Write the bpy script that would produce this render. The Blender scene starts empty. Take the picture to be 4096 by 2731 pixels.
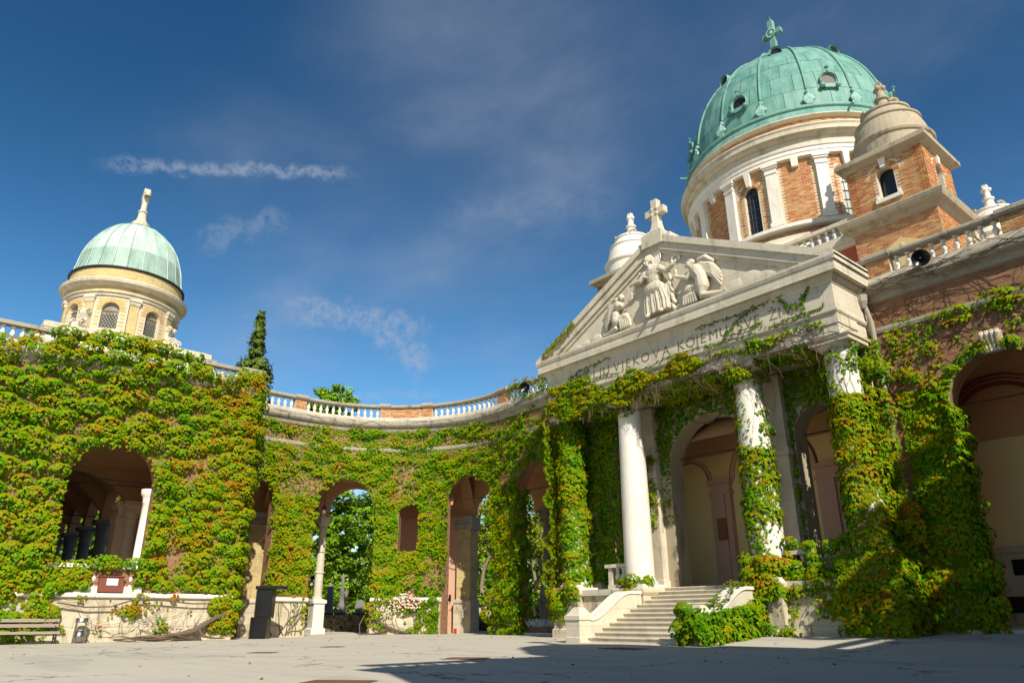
import bpy, math, random
import numpy as np
from mathutils import Vector, Matrix

SC = bpy.context.scene
COL = SC.collection
rnd = random.Random(11)
rng = np.random.default_rng(11)
PI = math.pi

# ------------------------------------------------------------------ camera
def axes(yaw, pitch, roll):
    f = Vector((math.sin(yaw) * math.cos(pitch), math.cos(yaw) * math.cos(pitch), math.sin(pitch)))
    r = Vector((math.cos(yaw), -math.sin(yaw), 0)); u = r.cross(f)
    c, s = math.cos(roll), math.sin(roll)
    return r * c + u * s, u * c - r * s, f
CAM = Vector((17.9117, -24.6873, 0.8608))
R_, U_, F_ = axes(-0.8680, 0.3635, -0.0046)
cd = bpy.data.cameras.new('camera'); cam = bpy.data.objects.new('camera', cd); COL.objects.link(cam)
cd.sensor_width = 36; cd.lens = 36 * 2917 / 4096; cd.clip_start = 0.1; cd.clip_end = 3000
M = Matrix((R_, U_, -F_)).transposed().to_4x4(); M.translation = CAM
cam.matrix_world = M
SC.camera = cam

# ------------------------------------------------------------------ sun, sky, exposure
LIGHT = Vector((-1.0, 0.42, -0.84)).normalized()
ELEV = math.asin(-LIGHT.z); AZ = math.atan2(-LIGHT.x, -LIGHT.y)
sl = bpy.data.lights.new('sun', 'SUN'); sl.energy = 4.6; sl.angle = math.radians(0.5); sl.color = (1.0, 0.93, 0.80)
so = bpy.data.objects.new('sun', sl); COL.objects.link(so)
so.rotation_euler = LIGHT.to_track_quat('-Z', 'Y').to_euler(); so.location = (60, -20, 60)
SC.view_settings.view_transform = 'Standard'; SC.view_settings.look = 'None'
SC.view_settings.gamma = 1; SC.view_settings.use_curve_mapping = False
SC.view_settings.exposure = 0.5

class NT:
    """small node-tree helper"""
    def __init__(s, tree): s.t = tree; s.n = tree.nodes; s.l = tree.links
    def new(s, typ, **kw):
        n = s.n.new(typ)
        for k, v in kw.items(): setattr(n, k, v)
        return n
    def put(s, sock, v):
        if v is None: return
        if isinstance(v, bpy.types.NodeSocket): s.l.new(v, sock)
        elif isinstance(v, bpy.types.Node): s.l.new(v.outputs[0], sock)
        else:
            if sock.type == 'RGBA' and len(v) == 3: v = (*v, 1)
            sock.default_value = v
    def math(s, op, a, b=None, c=None, clamp=False):
        n = s.new('ShaderNodeMath', operation=op, use_clamp=clamp)
        s.put(n.inputs[0], a); s.put(n.inputs[1], b); s.put(n.inputs[2], c); return n.outputs[0]
    def vmath(s, op, a, b=None, out=0):
        n = s.new('ShaderNodeVectorMath', operation=op)
        s.put(n.inputs[0], a); s.put(n.inputs[1], b); return n.outputs[out]
    def scale(s, a, v):
        n = s.new('ShaderNodeVectorMath', operation='MULTIPLY'); s.put(n.inputs[0], a); n.inputs[1].default_value = v; return n.outputs[0]
    def noise(s, vec=None, scale=5, detail=4, rough=.55, dist=0, out='Fac'):
        n = s.new('ShaderNodeTexNoise'); s.put(n.inputs['Vector'], vec)
        n.inputs['Scale'].default_value = scale; n.inputs['Detail'].default_value = detail
        n.inputs['Roughness'].default_value = rough; n.inputs['Distortion'].default_value = dist
        return n.outputs[out]
    def ramp(s, fac, stops):
        n = s.new('ShaderNodeValToRGB'); s.put(n.inputs[0], fac); e = n.color_ramp.elements
        while len(e) < len(stops): e.new(.5)
        for el, (p, c) in zip(e, stops):
            el.position = p
            if not hasattr(c, '__len__'): c = (c, c, c)
            el.color = (*c, 1)
        return n.outputs[0]
    def mix(s, fac, a, b, mode='MIX'):
        n = s.new('ShaderNodeMix', data_type='RGBA', blend_type=mode)
        s.put(n.inputs[0], fac); s.put(n.inputs[6], a); s.put(n.inputs[7], b); return n.outputs[2]
    def maprange(s, v, a, b, c=0, d=1, smooth=True):
        n = s.new('ShaderNodeMapRange', interpolation_type='SMOOTHSTEP' if smooth else 'LINEAR')
        s.put(n.inputs[0], v)
        for i, x in zip((1, 2, 3, 4), (a, b, c, d)): n.inputs[i].default_value = x
        return n.outputs[0]

def pix_dir(x, y):      # direction of a photo pixel, used once to know where in the sky a cloud hangs
    d = F_ * 2917 + R_ * (x - 2048) - U_ * (y - 1365.5)
    return d.normalized()

W = bpy.data.worlds.new('World'); SC.world = W; W.use_nodes = True
t = NT(W.node_tree); t.n.clear()
sky = t.new('ShaderNodeTexSky', sky_type='NISHITA'); sky.sun_disc = False
sky.sun_elevation = ELEV; sky.sun_rotation = AZ; sky.air_density = 1.25; sky.dust_density = 1.0; sky.ozone_density = 3.2
gen = t.new('ShaderNodeTexCoord').outputs['Generated']
dirn = t.vmath('NORMALIZE', gen)
sep = t.new('ShaderNodeSeparateXYZ'); t.put(sep.inputs[0], dirn)
zc = t.math('MAXIMUM', sep.outputs[2], 0.06)
comb = t.new('ShaderNodeCombineXYZ')
t.put(comb.inputs[0], t.math('DIVIDE', sep.outputs[0], zc)); t.put(comb.inputs[1], t.math('DIVIDE', sep.outputs[1], zc))
pl = comb.outputs[0]
rot = t.new('ShaderNodeMapping'); t.put(rot.inputs[0], pl); rot.inputs['Rotation'].default_value = (0, 0, 0.35); rot.inputs['Scale'].default_value = (0.9, 1.35, 1)
veil = t.noise(rot.outputs[0], 0.8, 6, .55, .2)
veil2 = t.noise(rot.outputs[0], 1.7, 8, .6, .35)
big = t.noise(t.scale(pl, (.45, .45, 1)), 1.1, 2, .5)
wisp = t.math('MULTIPLY', t.maprange(veil, .46, .78), t.maprange(veil2, .30, .75))
def blob(x, y, w):       # soft patch of sky round a direction
    d = pix_dir(x, y)
    dp = t.vmath('DOT_PRODUCT', dirn, tuple(d), out=1)
    return t.maprange(dp, math.cos(w), math.cos(w * .2))
area = t.math('ADD', blob(2400, 300, .42), t.math('MULTIPLY', blob(1500, 1250, .30), .8))
area = t.math('ADD', area, t.math('MULTIPLY', blob(3700, 200, .30), .7))
area = t.math('ADD', area, t.math('MULTIPLY', blob(900, 900, .2), .5))
area = t.math('ADD', area, .10)
cl = t.math('MULTIPLY', wisp, area)
cl = t.math('ADD', t.math('MULTIPLY', cl, .34), t.math('MULTIPLY', t.math('MULTIPLY', t.maprange(veil, .25, .9), area), .15))
def streak(a, b, wid, amt, nscale, seed):   # long thin trail between two directions
    A, B = pix_dir(*a), pix_dir(*b); n = A.cross(B).normalized(); mid = (A + B).normalized()
    ax = (B - A).normalized(); half = math.asin(min(1, (B - A).length / 2))
    wob = t.math('MULTIPLY', t.math('SUBTRACT', t.noise(t.vmath('ADD', dirn, (seed, 0, 0)), nscale, 4, .6), .5), wid * 2.2)
    off = t.math('ABSOLUTE', t.math('ADD', t.vmath('DOT_PRODUCT', dirn, tuple(n), out=1), wob))
    al = t.math('ABSOLUTE', t.vmath('DOT_PRODUCT', dirn, tuple(ax), out=1))
    m = t.math('MULTIPLY', t.maprange(off, wid, wid * .1), t.maprange(al, math.sin(half), math.sin(half) * .6))
    fine = t.maprange(t.noise(t.vmath('ADD', dirn, (0, seed, 0)), nscale * 2.2, 5, .65), .3, .62)
    front = t.maprange(t.vmath('DOT_PRODUCT', dirn, tuple(mid), out=1), .6, .8)
    return t.math('MULTIPLY', t.math('MULTIPLY', t.math('MULTIPLY', m, fine), amt), front)
for args in [((330, 655), (1480, 700), .012, .40, 46, 1.3), ((760, 980), (1180, 850), .022, .20, 34, 4.1),
             ((1100, 1210), (1760, 1330), .024, .36, 34, 7.7), ((1480, 1290), (1730, 1500), .026, .38, 34, 9.2),
             ((1700, 870), (2560, 800), .030, .09, 20, 5.2), ((1300, 1590), (1800, 1570), .008, .2, 30, 2.2)]:
    cl = t.math('ADD', cl, streak(*args))
cl = t.math('MINIMUM', cl, .8)
skyc = t.new('ShaderNodeHueSaturation'); t.put(skyc.inputs['Color'], sky.outputs[0]); skyc.inputs['Saturation'].default_value = 1.35
glow = t.math('ADD', 1.0, t.math('MULTIPLY', t.maprange(sep.outputs[2], .62, .12), 1.0))
skyg = t.new('ShaderNodeVectorMath', operation='SCALE'); t.put(skyg.inputs[0], skyc.outputs[0]); t.put(skyg.inputs['Scale'], glow)
withcl = t.mix(cl, skyg.outputs[0], (5.6, 6.2, 7.4))
bg = t.new('ShaderNodeBackground'); t.put(bg.inputs[0], withcl); bg.inputs[1].default_value = 0.057
wo = t.new('ShaderNodeOutputWorld'); t.l.new(bg.outputs[0], wo.inputs[0])

# ------------------------------------------------------------------ materials
def material(name, fn, rough=.8, bump=None, spec=.3, metal=0):
    m = bpy.data.materials.new(name); m.use_nodes = True
    t = NT(m.node_tree); b = t.n['Principled BSDF']
    b.inputs['Roughness'].default_value = rough; b.inputs['Specular IOR Level'].default_value = spec; b.inputs['Metallic'].default_value = metal
    r = fn(t, b)
    col, h = r if isinstance(r, tuple) and not isinstance(r[0], (int, float)) else (r, None)
    t.put(b.inputs['Base Color'], col)
    if h is not None:
        bn = t.new('ShaderNodeBump'); bn.inputs['Strength'].default_value = bump or .4; bn.inputs['Distance'].default_value = .03
        t.put(bn.inputs['Height'], h); t.l.new(bn.outputs[0], b.inputs['Normal'])
    return m
def obj_co(t): return t.new('ShaderNodeNewGeometry').outputs['Position']
def stone_fn(c1, c2, stain, amt=.5, grain=60, joints=False):
    def fn(t, b):
        p = obj_co(t)
        base = t.mix(t.noise(p, 1.3, 5, .6), c1, c2)
        st = t.maprange(t.noise(t.scale(p, (1, 1, .35)), 1.9, 6, .65), .5, .72)
        base = t.mix(t.math('MULTIPLY', st, amt), base, stain)
        run = t.maprange(t.noise(t.scale(p, (5, 5, .22)), 1.0, 5, .65), .54, .75)     # rain streaks
        base = t.mix(t.math('MULTIPLY', run, amt * .55), base, stain)
        g = t.noise(p, grain, 3, .7)
        base = t.mix(t.math('MULTIPLY', t.maprange(g, .55, .75), .35), base, stain)
        h = t.noise(p, 14, 6, .65)
        if joints:
            s = t.new('ShaderNodeSeparateXYZ'); t.put(s.inputs[0], p); c = t.new('ShaderNodeCombineXYZ')
            t.put(c.inputs[0], t.math('ADD', s.outputs[0], s.outputs[1])); t.put(c.inputs[1], s.outputs[2])
            br = t.new('ShaderNodeTexBrick'); t.put(br.inputs['Vector'], c.outputs[0]); br.inputs['Scale'].default_value = 1
            br.inputs['Brick Width'].default_value = 1.35; br.inputs['Row Height'].default_value = .62; br.inputs['Mortar Size'].default_value = .007
            br.inputs['Color1'].default_value = (0, 0, 0, 1); br.inputs['Color2'].default_value = (1, 1, 1, 1); br.inputs['Mortar'].default_value = (.5, .5, .5, 1)
            base = t.mix(t.math('MULTIPLY', br.outputs[0], .22), base, stain)
            base = t.mix(t.math('MULTIPLY', br.outputs[1], .55), base, stain)
            h = t.math('SUBTRACT', h, br.outputs[1])
        return base, h
    return fn
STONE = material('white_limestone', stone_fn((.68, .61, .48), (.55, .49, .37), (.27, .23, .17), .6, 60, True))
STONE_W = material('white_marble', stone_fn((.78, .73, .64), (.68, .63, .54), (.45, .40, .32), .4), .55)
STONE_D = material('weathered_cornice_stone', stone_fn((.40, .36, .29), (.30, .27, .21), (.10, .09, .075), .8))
STONE_C = material('cream_plinth_stone', stone_fn((.70, .63, .48), (.44, .36, .23), (.21, .17, .11), .95, 22, True), .85, .6)
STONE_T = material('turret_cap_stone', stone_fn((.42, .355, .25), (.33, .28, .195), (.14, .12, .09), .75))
GRAVE = material('grave_stone', stone_fn((.26, .25, .23), (.18, .175, .165), (.06, .06, .055), .7))
def plaster_fn(c1, c2):
    def fn(t, b):
        p = obj_co(t); return t.mix(t.noise(p, .8, 5, .6), c1, c2), t.noise(p, 9, 5, .6)
    return fn
P_YEL = material('yellow_plaster', plaster_fn((.86, .66, .31), (.78, .59, .26)), .9, .15)
P_PINK = material('pink_plaster', plaster_fn((.66, .40, .29), (.58, .34, .24)), .9, .15)
P_ORA = material('ochre_vault_plaster', plaster_fn((.56, .32, .16), (.48, .27, .13)), .9, .15)
P_RED = material('red_line_paint', plaster_fn((.25, .055, .03), (.20, .045, .025)), .9, .1)
P_RWALL = material('red_plaster', plaster_fn((.42, .10, .06), (.34, .09, .055)), .9, .2)
def brick_uv(c1, c2, c3, mort, sc=1.0):
    def fn(t, b):
        uv = t.new('ShaderNodeUVMap').outputs[0]
        br = t.new('ShaderNodeTexBrick'); t.put(br.inputs['Vector'], uv); br.inputs['Scale'].default_value = sc
        br.inputs['Brick Width'].default_value = .30; br.inputs['Row Height'].default_value = .085; br.inputs['Mortar Size'].default_value = .008
        br.inputs['Color1'].default_value = (0, 0, 0, 1); br.inputs['Color2'].default_value = (1, 1, 1, 1); br.inputs['Mortar'].default_value = (.5, .5, .5, 1); br.inputs['Bias'].default_value = 0
        col = t.ramp(br.outputs[0], [(0, c1), (.5, c2), (1, c3)])
        col = t.mix(br.outputs[1], col, mort)
        p = obj_co(t); col = t.mix(t.math('MULTIPLY', t.maprange(t.noise(p, 1.2, 6, .65), .5, .75), .45), col, (.11, .09, .07))
        return col, t.math('SUBTRACT', t.noise(p, 30, 3, .6), t.math('MULTIPLY', br.outputs[1], 1.5))
    return fn
B_WALL = material('old_red_brick_wall', brick_uv((.27, .105, .05), (.32, .17, .075), (.20, .07, .04), (.24, .19, .13)), .9)
B_YEL = material('yellow_brick_wall', brick_uv((.52, .41, .17), (.58, .45, .19), (.46, .34, .15), (.45, .38, .26)), .9)
def brick_piece(stops, attr):
    def fn(t, b):
        if attr: f = t.new('ShaderNodeAttribute', attribute_name='tint').outputs['Fac']
        else: f = t.new('ShaderNodeObjectInfo').outputs['Random']
        p = obj_co(t); col = t.ramp(f, stops)
        col = t.mix(t.math('MULTIPLY', t.noise(p, 22, 4, .6), .35), col, (.22, .12, .06))
        return col, t.noise(p, 40, 3, .6)
    return fn
RED_STOPS = [(0, (.42, .13, .05)), (.3, (.50, .20, .075)), (.55, (.55, .28, .10)), (.75, (.60, .40, .15)), (1, (.36, .10, .05))]
YEL_STOPS = [(0, (.60, .45, .18)), (.5, (.52, .38, .15)), (.85, (.62, .47, .22)), (1, (.55, .28, .12))]
BR_A = material('brick_mixed', brick_piece(RED_STOPS, True), .85); BR_O = material('brick_single', brick_piece(RED_STOPS, False), .85)
BY_A = material('yellow_brick_mixed', brick_piece(YEL_STOPS, True), .85); BY_O = material('yellow_brick_single', brick_piece(YEL_STOPS, False), .85)
MORTAR = material('lime_mortar', plaster_fn((.60, .52, .40), (.52, .45, .34)), .95, .3)
def copper_fn(c1, c2, c3):
    def fn(t, b):
        p = obj_co(t); r = t.new('ShaderNodeObjectInfo').outputs['Random']
        v = t.math('ADD', t.math('MULTIPLY', t.noise(t.scale(p, (1, 1, .25)), 2.2, 6, .65), .88), t.math('MULTIPLY', r, .12))
        col = t.ramp(v, [(.28, c3), (.45, c1), (.62, c2), (.8, c1)])
        st = t.maprange(t.noise(t.scale(p, (1.6, 1.6, .12)), 3.2, 5, .7), .56, .74)
        col = t.mix(t.math('MULTIPLY', st, .6), col, (.20, .22, .11))
        return col, t.noise(p, 8, 4, .6)
    return fn
COPPER = material('green_copper', copper_fn((.105, .265, .22), (.185, .345, .295), (.06, .175, .155)), .6, .15, .4)
COPPER_P = material('pale_green_copper', copper_fn((.37, .50, .42), (.48, .60, .52), (.22, .33, .27)), .6, .15, .4)
COPPER_M = material('mid_green_copper', copper_fn((.24, .36, .30), (.33, .45, .38), (.15, .24, .20)), .6, .15, .4)
COPPER_D = material('dark_copper_seam', copper_fn((.12, .28, .22), (.17, .36, .28), (.07, .17, .14)), .6, .15, .4)
COPPER_L = material('bright_copper_ornament', copper_fn((.26, .46, .40), (.33, .53, .46), (.17, .35, .30)), .6, .15, .4)
def flat(c): return lambda t, b: c
def mottled(c, k=.25, s=6):
    return lambda t, b: t.mix(t.math('MULTIPLY', t.noise(obj_co(t), s, 4, .6), 1), tuple(x * (1 - k) for x in c), tuple(min(1, x * (1 + k)) for x in c))
BLACK = material('black_gloss_paint', flat((.008, .008, .009)), .28, spec=.3)
IRON = material('black_iron', mottled((.02, .02, .02)), .5)
STEEL = material('brushed_steel', mottled((.42, .41, .38), .2, 3), .32, metal=1)
RUST = material('brown_painted_sheet', mottled((.17, .05, .03), .2), .6)
PAPER = material('white_paper', flat((.82, .82, .84)), .8)
INK = material('grey_print', flat((.45, .45, .47)), .8)
GLASS = material('dark_window_glass', mottled((.018, .019, .022), .3, 3), .12, spec=.6)
GLASS_L = material('leaded_glass', mottled((.20, .19, .15), .4, 14), .3, spec=.5)
LEAD = material('window_lead', flat((.06, .06, .06)), .6)
WINWOOD = material('brown_window_bar', mottled((.33, .14, .05)), .6)
def wood_fn(c1, c2):
    def fn(t, b):
        p = obj_co(t); n = t.noise(t.scale(p, (14, 1.2, 14)), 2, 5, .6); return t.mix(n, c1, c2), n
    return fn
WOOD_G = material('weathered_bench_wood', wood_fn((.26, .21, .16), (.36, .30, .24)), .8)
WOOD_O = material('orange_wood', wood_fn((.42, .16, .05), (.52, .22, .07)), .5)
RED_L = material('red_lantern_plastic', flat((.5, .01, .01)), .25, spec=.5)
PIPE = material('grey_drain_pipe', mottled((.30, .27, .22), .3, 4), .6)
LETTER = material('incised_letter', mottled((.20, .155, .085), .25, 9), .9)
MANHOLE = material('rusty_manhole', mottled((.13, .075, .04), .3, 20), .7)
PLAQUE = material('black_granite_plaque', mottled((.012, .012, .013), .3, 40), .2, spec=.5)
DARKCOL = material('dark_granite', mottled((.17, .17, .18), .3, 30), .45)
COL_P = material('pinkish_stone_column', plaster_fn((.82, .64, .48), (.74, .56, .42)), .7, .1)
FLOWER_P = material('pink_petals', flat((.75, .42, .42)), .7)
FLOWER_W = material('silver_leaves', mottled((.50, .53, .50), .2, 30), .8)
TERRA = material('terracotta_trough', mottled((.22, .13, .085), .2), .85)
BLUE = material('pale_blue_rag', flat((.3, .42, .6)), .8)
def ground_fn(t, b):
    p = obj_co(t)
    base = t.mix(t.noise(p, .25, 5, .6), (.52, .475, .39), (.45, .41, .335))
    base = t.mix(t.math('MULTIPLY', t.maprange(t.noise(t.scale(p, (.35, 1.5, 1)), .8, 6, .65), .5, .7), .4), base, (.35, .315, .26))
    base = t.mix(t.math('MULTIPLY', t.maprange(t.noise(p, 120, 2, .7), .5, .72), .25), base, (.18, .165, .14))
    warp = t.vmath('ADD', p, t.scale(t.noise(p, .9, 4, .6, out='Color'), (2.6, 2.6, 0)))
    v = t.new('ShaderNodeTexVoronoi', feature='DISTANCE_TO_EDGE'); t.put(v.inputs['Vector'], t.scale(warp, (1, 1, 0))); v.inputs['Scale'].default_value = .17
    crack = t.maprange(v.outputs['Distance'], .011, .0005)
    crack = t.math('MULTIPLY', crack, t.maprange(t.noise(p, .33, 3, .6), .38, .52))
    base = t.mix(t.math('MULTIPLY', crack, .85), base, (.055, .05, .042))
    streakn = t.maprange(t.noise(t.scale(p, (.25, 2.2, 1)), 1.1, 6, .7), .5, .75); base = t.mix(t.math('MULTIPLY', streakn, .35), base, (.30, .27, .22))
    patch = t.maprange(t.noise(t.scale(p, (.3, .9, 1)), .35, 2, .4), .60, .62)
    base = t.mix(t.math('MULTIPLY', patch, .16), base, (.21, .19, .16))
    return base, t.noise(p, 45, 4, .7)
GROUND = material('pale_worn_asphalt', ground_fn, .95, .08, .1)
def leaf_fn(t, b):
    c = t.new('ShaderNodeAttribute', attribute_name='tint').outputs['Color']
    b.inputs['Roughness'].default_value = .62
    tr = t.new('ShaderNodeBsdfTranslucent'); t.put(tr.inputs[0], t.mix(1.0, c, (1.0, 1.0, .35), 'MULTIPLY'))
    mx = t.new('ShaderNodeMixShader'); mx.inputs[0].default_value = .10
    out = t.n['Material Output']; t.l.new(b.outputs[0], mx.inputs[1]); t.l.new(tr.outputs[0], mx.inputs[2]); t.l.new(mx.outputs[0], out.inputs[0])
    return c
LEAF = material('vine_leaf', leaf_fn, .6, spec=.07)
BARK = material('bark', stone_fn((.26, .20, .145), (.19, .145, .10), (.05, .04, .03), .6, 20), .95, .8)
STEM = material('vine_stem', stone_fn((.16, .115, .075), (.11, .075, .05), (.05, .035, .025), .5, 40), .95)

# ------------------------------------------------------------------ mesh helpers
class MB:
    def __init__(s): s.v = []; s.f = []; s.uv = []; s.hasuv = False; s.tint = []
    def add(s, v, f, uv=None, tint=None):
        o = len(s.v); s.v.extend(tuple(x) for x in v)
        for i, q in enumerate(f):
            s.f.append(tuple(o + k for k in q)); s.uv.append(uv[i] if uv else None); s.tint.append(tint)
        if uv: s.hasuv = True
    def quad(s, a, b, c, d, uv=None): s.add((a, b, c, d), ((0, 1, 2, 3),), [uv] if uv else None)
    def box(s, x0, x1, y0, y1, z0, z1, tint=None, M=None):
        v = [Vector((x, y, z)) for z in (z0, z1) for x, y in ((x0, y0), (x1, y0), (x1, y1), (x0, y1))]
        if M is not None: v = [M @ q for q in v]
        s.add(v, ((3, 2, 1, 0), (4, 5, 6, 7), (0, 1, 5, 4), (1, 2, 6, 5), (2, 3, 7, 6), (3, 0, 4, 7)), None, tint)
    def taper(s, cx, cy, z0, z1, a0, b0, a1, b1):
        v = [(cx + x * a, cy + y * b, z) for z, a, b in ((z0, a0, b0), (z1, a1, b1)) for x, y in ((-1, -1), (1, -1), (1, 1), (-1, 1))]
        s.add(v, ((3, 2, 1, 0), (4, 5, 6, 7), (0, 1, 5, 4), (1, 2, 6, 5), (2, 3, 7, 6), (3, 0, 4, 7)))
    def stack(s, cx, cy, prof, hx=0, hy=0):      # square mouldings: profile of (half, z)
        v = []
        for h, z in prof: v += [(cx - h - hx, cy - h - hy, z), (cx + h + hx, cy - h - hy, z), (cx + h + hx, cy + h + hy, z), (cx - h - hx, cy + h + hy, z)]
        f = []
        for i in range(len(prof) - 1):
            for k in range(4): a, b = 4 * i + k, 4 * i + (k + 1) % 4; f.append((a, b, b + 4, a + 4))
        f.append(tuple(range(3, -1, -1))); n = 4 * (len(prof) - 1); f.append((n, n + 1, n + 2, n + 3)); s.add(v, f)
    def lathe(s, cx, cy, prof, n=32, a0=0, a1=2 * PI, cap=True, uvr=None):
        full = abs(a1 - a0 - 2 * PI) < 1e-6; m = n if full else n + 1
        v = [(cx + r * math.cos(a0 + (a1 - a0) * i / n), cy + r * math.sin(a0 + (a1 - a0) * i / n), z) for r, z in prof for i in range(m)]
        f = []; uv = []
        for j in range(len(prof) - 1):
            for i in range(n):
                k = (i + 1) % m if full else i + 1
                f.append((j * m + i, j * m + k, (j + 1) * m + k, (j + 1) * m + i))
                if uvr:
                    ua, ub = (a1 - a0) * i / n * uvr, (a1 - a0) * (i + 1) / n * uvr
                    uv.append(((ua, prof[j][1]), (ub, prof[j][1]), (ub, prof[j + 1][1]), (ua, prof[j + 1][1])))
        if cap and full and not uvr:
            f.append(tuple(range(m - 1, -1, -1))); f.append(tuple((len(prof) - 1) * m + i for i in range(m)))
        s.add(v, f, uv if uvr else None)
    def tube(s, pts, rad, n=6):
        pts = [Vector(p) for p in pts]; v = []; f = []
        if not hasattr(rad, '__len__'): rad = [rad] * len(pts)
        for i, p in enumerate(pts):
            d = (pts[min(i + 1, len(pts) - 1)] - pts[max(i - 1, 0)]).normalized()
            a = d.cross(Vector((0, 0, 1)) if abs(d.z) < .9 else Vector((1, 0, 0))).normalized(); b = d.cross(a)
            v += [p + (a * math.cos(2 * PI * k / n) + b * math.sin(2 * PI * k / n)) * rad[i] for k in range(n)]
        for i in range(len(pts) - 1):
            for k in range(n): q = (k + 1) % n; f.append((i * n + k, i * n + q, (i + 1) * n + q, (i + 1) * n + k))
        f.append(tuple(range(n - 1, -1, -1))); f.append(tuple((len(pts) - 1) * n + k for k in range(n))); s.add(v, f)
    def ball(s, c, r, n=10, M=None):
        v = []; f = []; rx, ry, rz = r if hasattr(r, '__len__') else (r, r, r); m = n // 2 + 1
        for j in range(m):
            t = PI * j / (m - 1)
            for i in range(n): a = 2 * PI * i / n; v.append(Vector((rx * math.sin(t) * math.cos(a), ry * math.sin(t) * math.sin(a), rz * math.cos(t))))
        for j in range(m - 1):
            for i in range(n): k = (i + 1) % n; f.append((j * n + i, (j + 1) * n + i, (j + 1) * n + k, j * n + k))
        if M is not None: v = [M @ q for q in v]
        s.add([q + Vector(c) for q in v], f)
    def prism(s, poly, fmap, d0, d1):        # polygon (a,b) extruded along a third axis through fmap(a,b,d)
        n = len(poly); v = [fmap(a, b, d0) for a, b in poly] + [fmap(a, b, d1) for a, b in poly]
        f = [tuple(range(n - 1, -1, -1)), tuple(range(n, 2 * n))] + [(i, (i + 1) % n, n + (i + 1) % n, n + i) for i in range(n)]
        s.add(v, f)
    def mesh(s, name, mat, smooth=False):
        me = bpy.data.meshes.new(name); me.from_pydata(s.v, [], s.f)
        if s.hasuv:
            u = me.uv_layers.new(name='UVMap'); flat_ = []
            for q, uv in zip(s.f, s.uv):
                flat_ += [c for k in range(len(q)) for c in (uv[k] if uv else (0, 0))]
            u.data.foreach_set('uv', flat_)
        if any(x is not None for x in s.tint):
            a = me.attributes.new('tint', 'FLOAT', 'FACE'); a.data.foreach_set('value', [x or 0 for x in s.tint])
        if mat: me.materials.append(mat)
        if smooth: me.polygons.foreach_set('use_smooth', [True] * len(me.polygons))
        me.update(); return me
    def build(s, name, mat, parent=None, smooth=False, kind=None, label=None):
        return link(name, s.mesh(name, mat, smooth), parent, kind, label)

def base_of(o): return o.location      # every part is built in place, so a parent's own location is its origin
def link(name, data, parent=None, kind=None, label=None):
    o = bpy.data.objects.new(name, data); COL.objects.link(o)
    if parent is not None:
        o.parent = parent; o.matrix_parent_inverse = Matrix.Translation(-base_of(parent))
    if kind: o['kind'] = kind
    if label: o['label'] = label
    return o
def thing(name, label, cat, loc=(0, 0, 0), group=None):
    o = bpy.data.objects.new(name, None); COL.objects.link(o); o.location = loc; o['label'] = label; o['category'] = cat
    if group: o['group'] = group
    return o
def tag(o, label, cat, group=None):
    o['label'] = label; o['category'] = cat
    if group: o['group'] = group
    return o
def share(o, parent=None):      # another object with the same mesh
    c = o.copy(); COL.objects.link(c); return c
def copy_thing(o, loc=None, rz=None, label=None):
    c = o.copy(); COL.objects.link(c)
    if loc is not None: c.location = loc
    if rz is not None: c.rotation_euler = (0, 0, rz)
    if label: c['label'] = label
    for ch in o.children:
        d = ch.copy(); COL.objects.link(d); d.parent = c; d.matrix_parent_inverse = ch.matrix_parent_inverse.copy()
        for g in ch.children:
            e = g.copy(); COL.objects.link(e); e.parent = d; e.matrix_parent_inverse = g.matrix_parent_inverse.copy()
    return c

def arch_wall(mb, mp, s0, s1, z0, z1, ops, d0, d1, ds=.4):
    """wall with round-headed openings; ops = (centre, half width, sill, spring, rise)"""
    ops = [o if len(o) == 5 else (*o, o[1]) for o in ops]
    br = set(np.round(np.linspace(s0, s1, max(2, int((s1 - s0) / ds) + 1)), 4))
    for c, h, *_ in ops:
        br = {b for b in br if not (c - h - .02 < b < c + h + .02)}
        for k in range(17): br.add(round(c - h * math.cos(PI * k / 16), 4))
    br = sorted(b for b in br if s0 - 1e-6 <= b <= s1 + 1e-6)
    def q(sa, za, sb, zb, d, zc, zd): mb.quad(mp(sa, d, za), mp(sb, d, zb), mp(sb, d, zd), mp(sa, d, zc), ((sa, za), (sb, zb), (sb, zd), (sa, zc)))
    for a, b in zip(br[:-1], br[1:]):
        m = (a + b) / 2; op = next((o for o in ops if abs(m - o[0]) < o[1]), None)
        if op is None:
            for d in (d0, d1): q(a, z0, b, z0, d, z1, z1)
        else:
            c, h, zs, zp, r = op
            top = lambda s: zp + r * math.sqrt(max(0, 1 - ((s - c) / h) ** 2))
            for d in (d0, d1):
                if zs > z0 + .01: q(a, z0, b, z0, d, zs, zs)
                q(a, top(a), b, top(b), d, z1, z1)
            mb.quad(mp(a, d0, top(a)), mp(b, d0, top(b)), mp(b, d1, top(b)), mp(a, d1, top(a)), ((a, 0), (b, 0), (b, d1 - d0), (a, d1 - d0)))
            if zs > z0 + .01: mb.quad(mp(a, d0, zs), mp(b, d0, zs), mp(b, d1, zs), mp(a, d1, zs), ((a, 0), (b, 0), (b, d1 - d0), (a, d1 - d0)))
        mb.quad(mp(a, d0, z1), mp(b, d0, z1), mp(b, d1, z1), mp(a, d1, z1), ((a, 0), (b, 0), (b, 1), (a, 1)))
    for c, h, zs, zp, r in ops:
        for e in (c - h, c + h):
            mb.quad(mp(e, d0, max(zs, z0)), mp(e, d1, max(zs, z0)), mp(e, d1, zp), mp(e, d0, zp), ((0, zs), (d1 - d0, zs), (d1 - d0, zp), (0, zp)))
    for e in (s0, s1):
        mb.quad(mp(e, d0, z0), mp(e, d1, z0), mp(e, d1, z1), mp(e, d0, z1), ((0, z0), (d1 - d0, z0), (d1 - d0, z1), (0, z1)))

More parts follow.
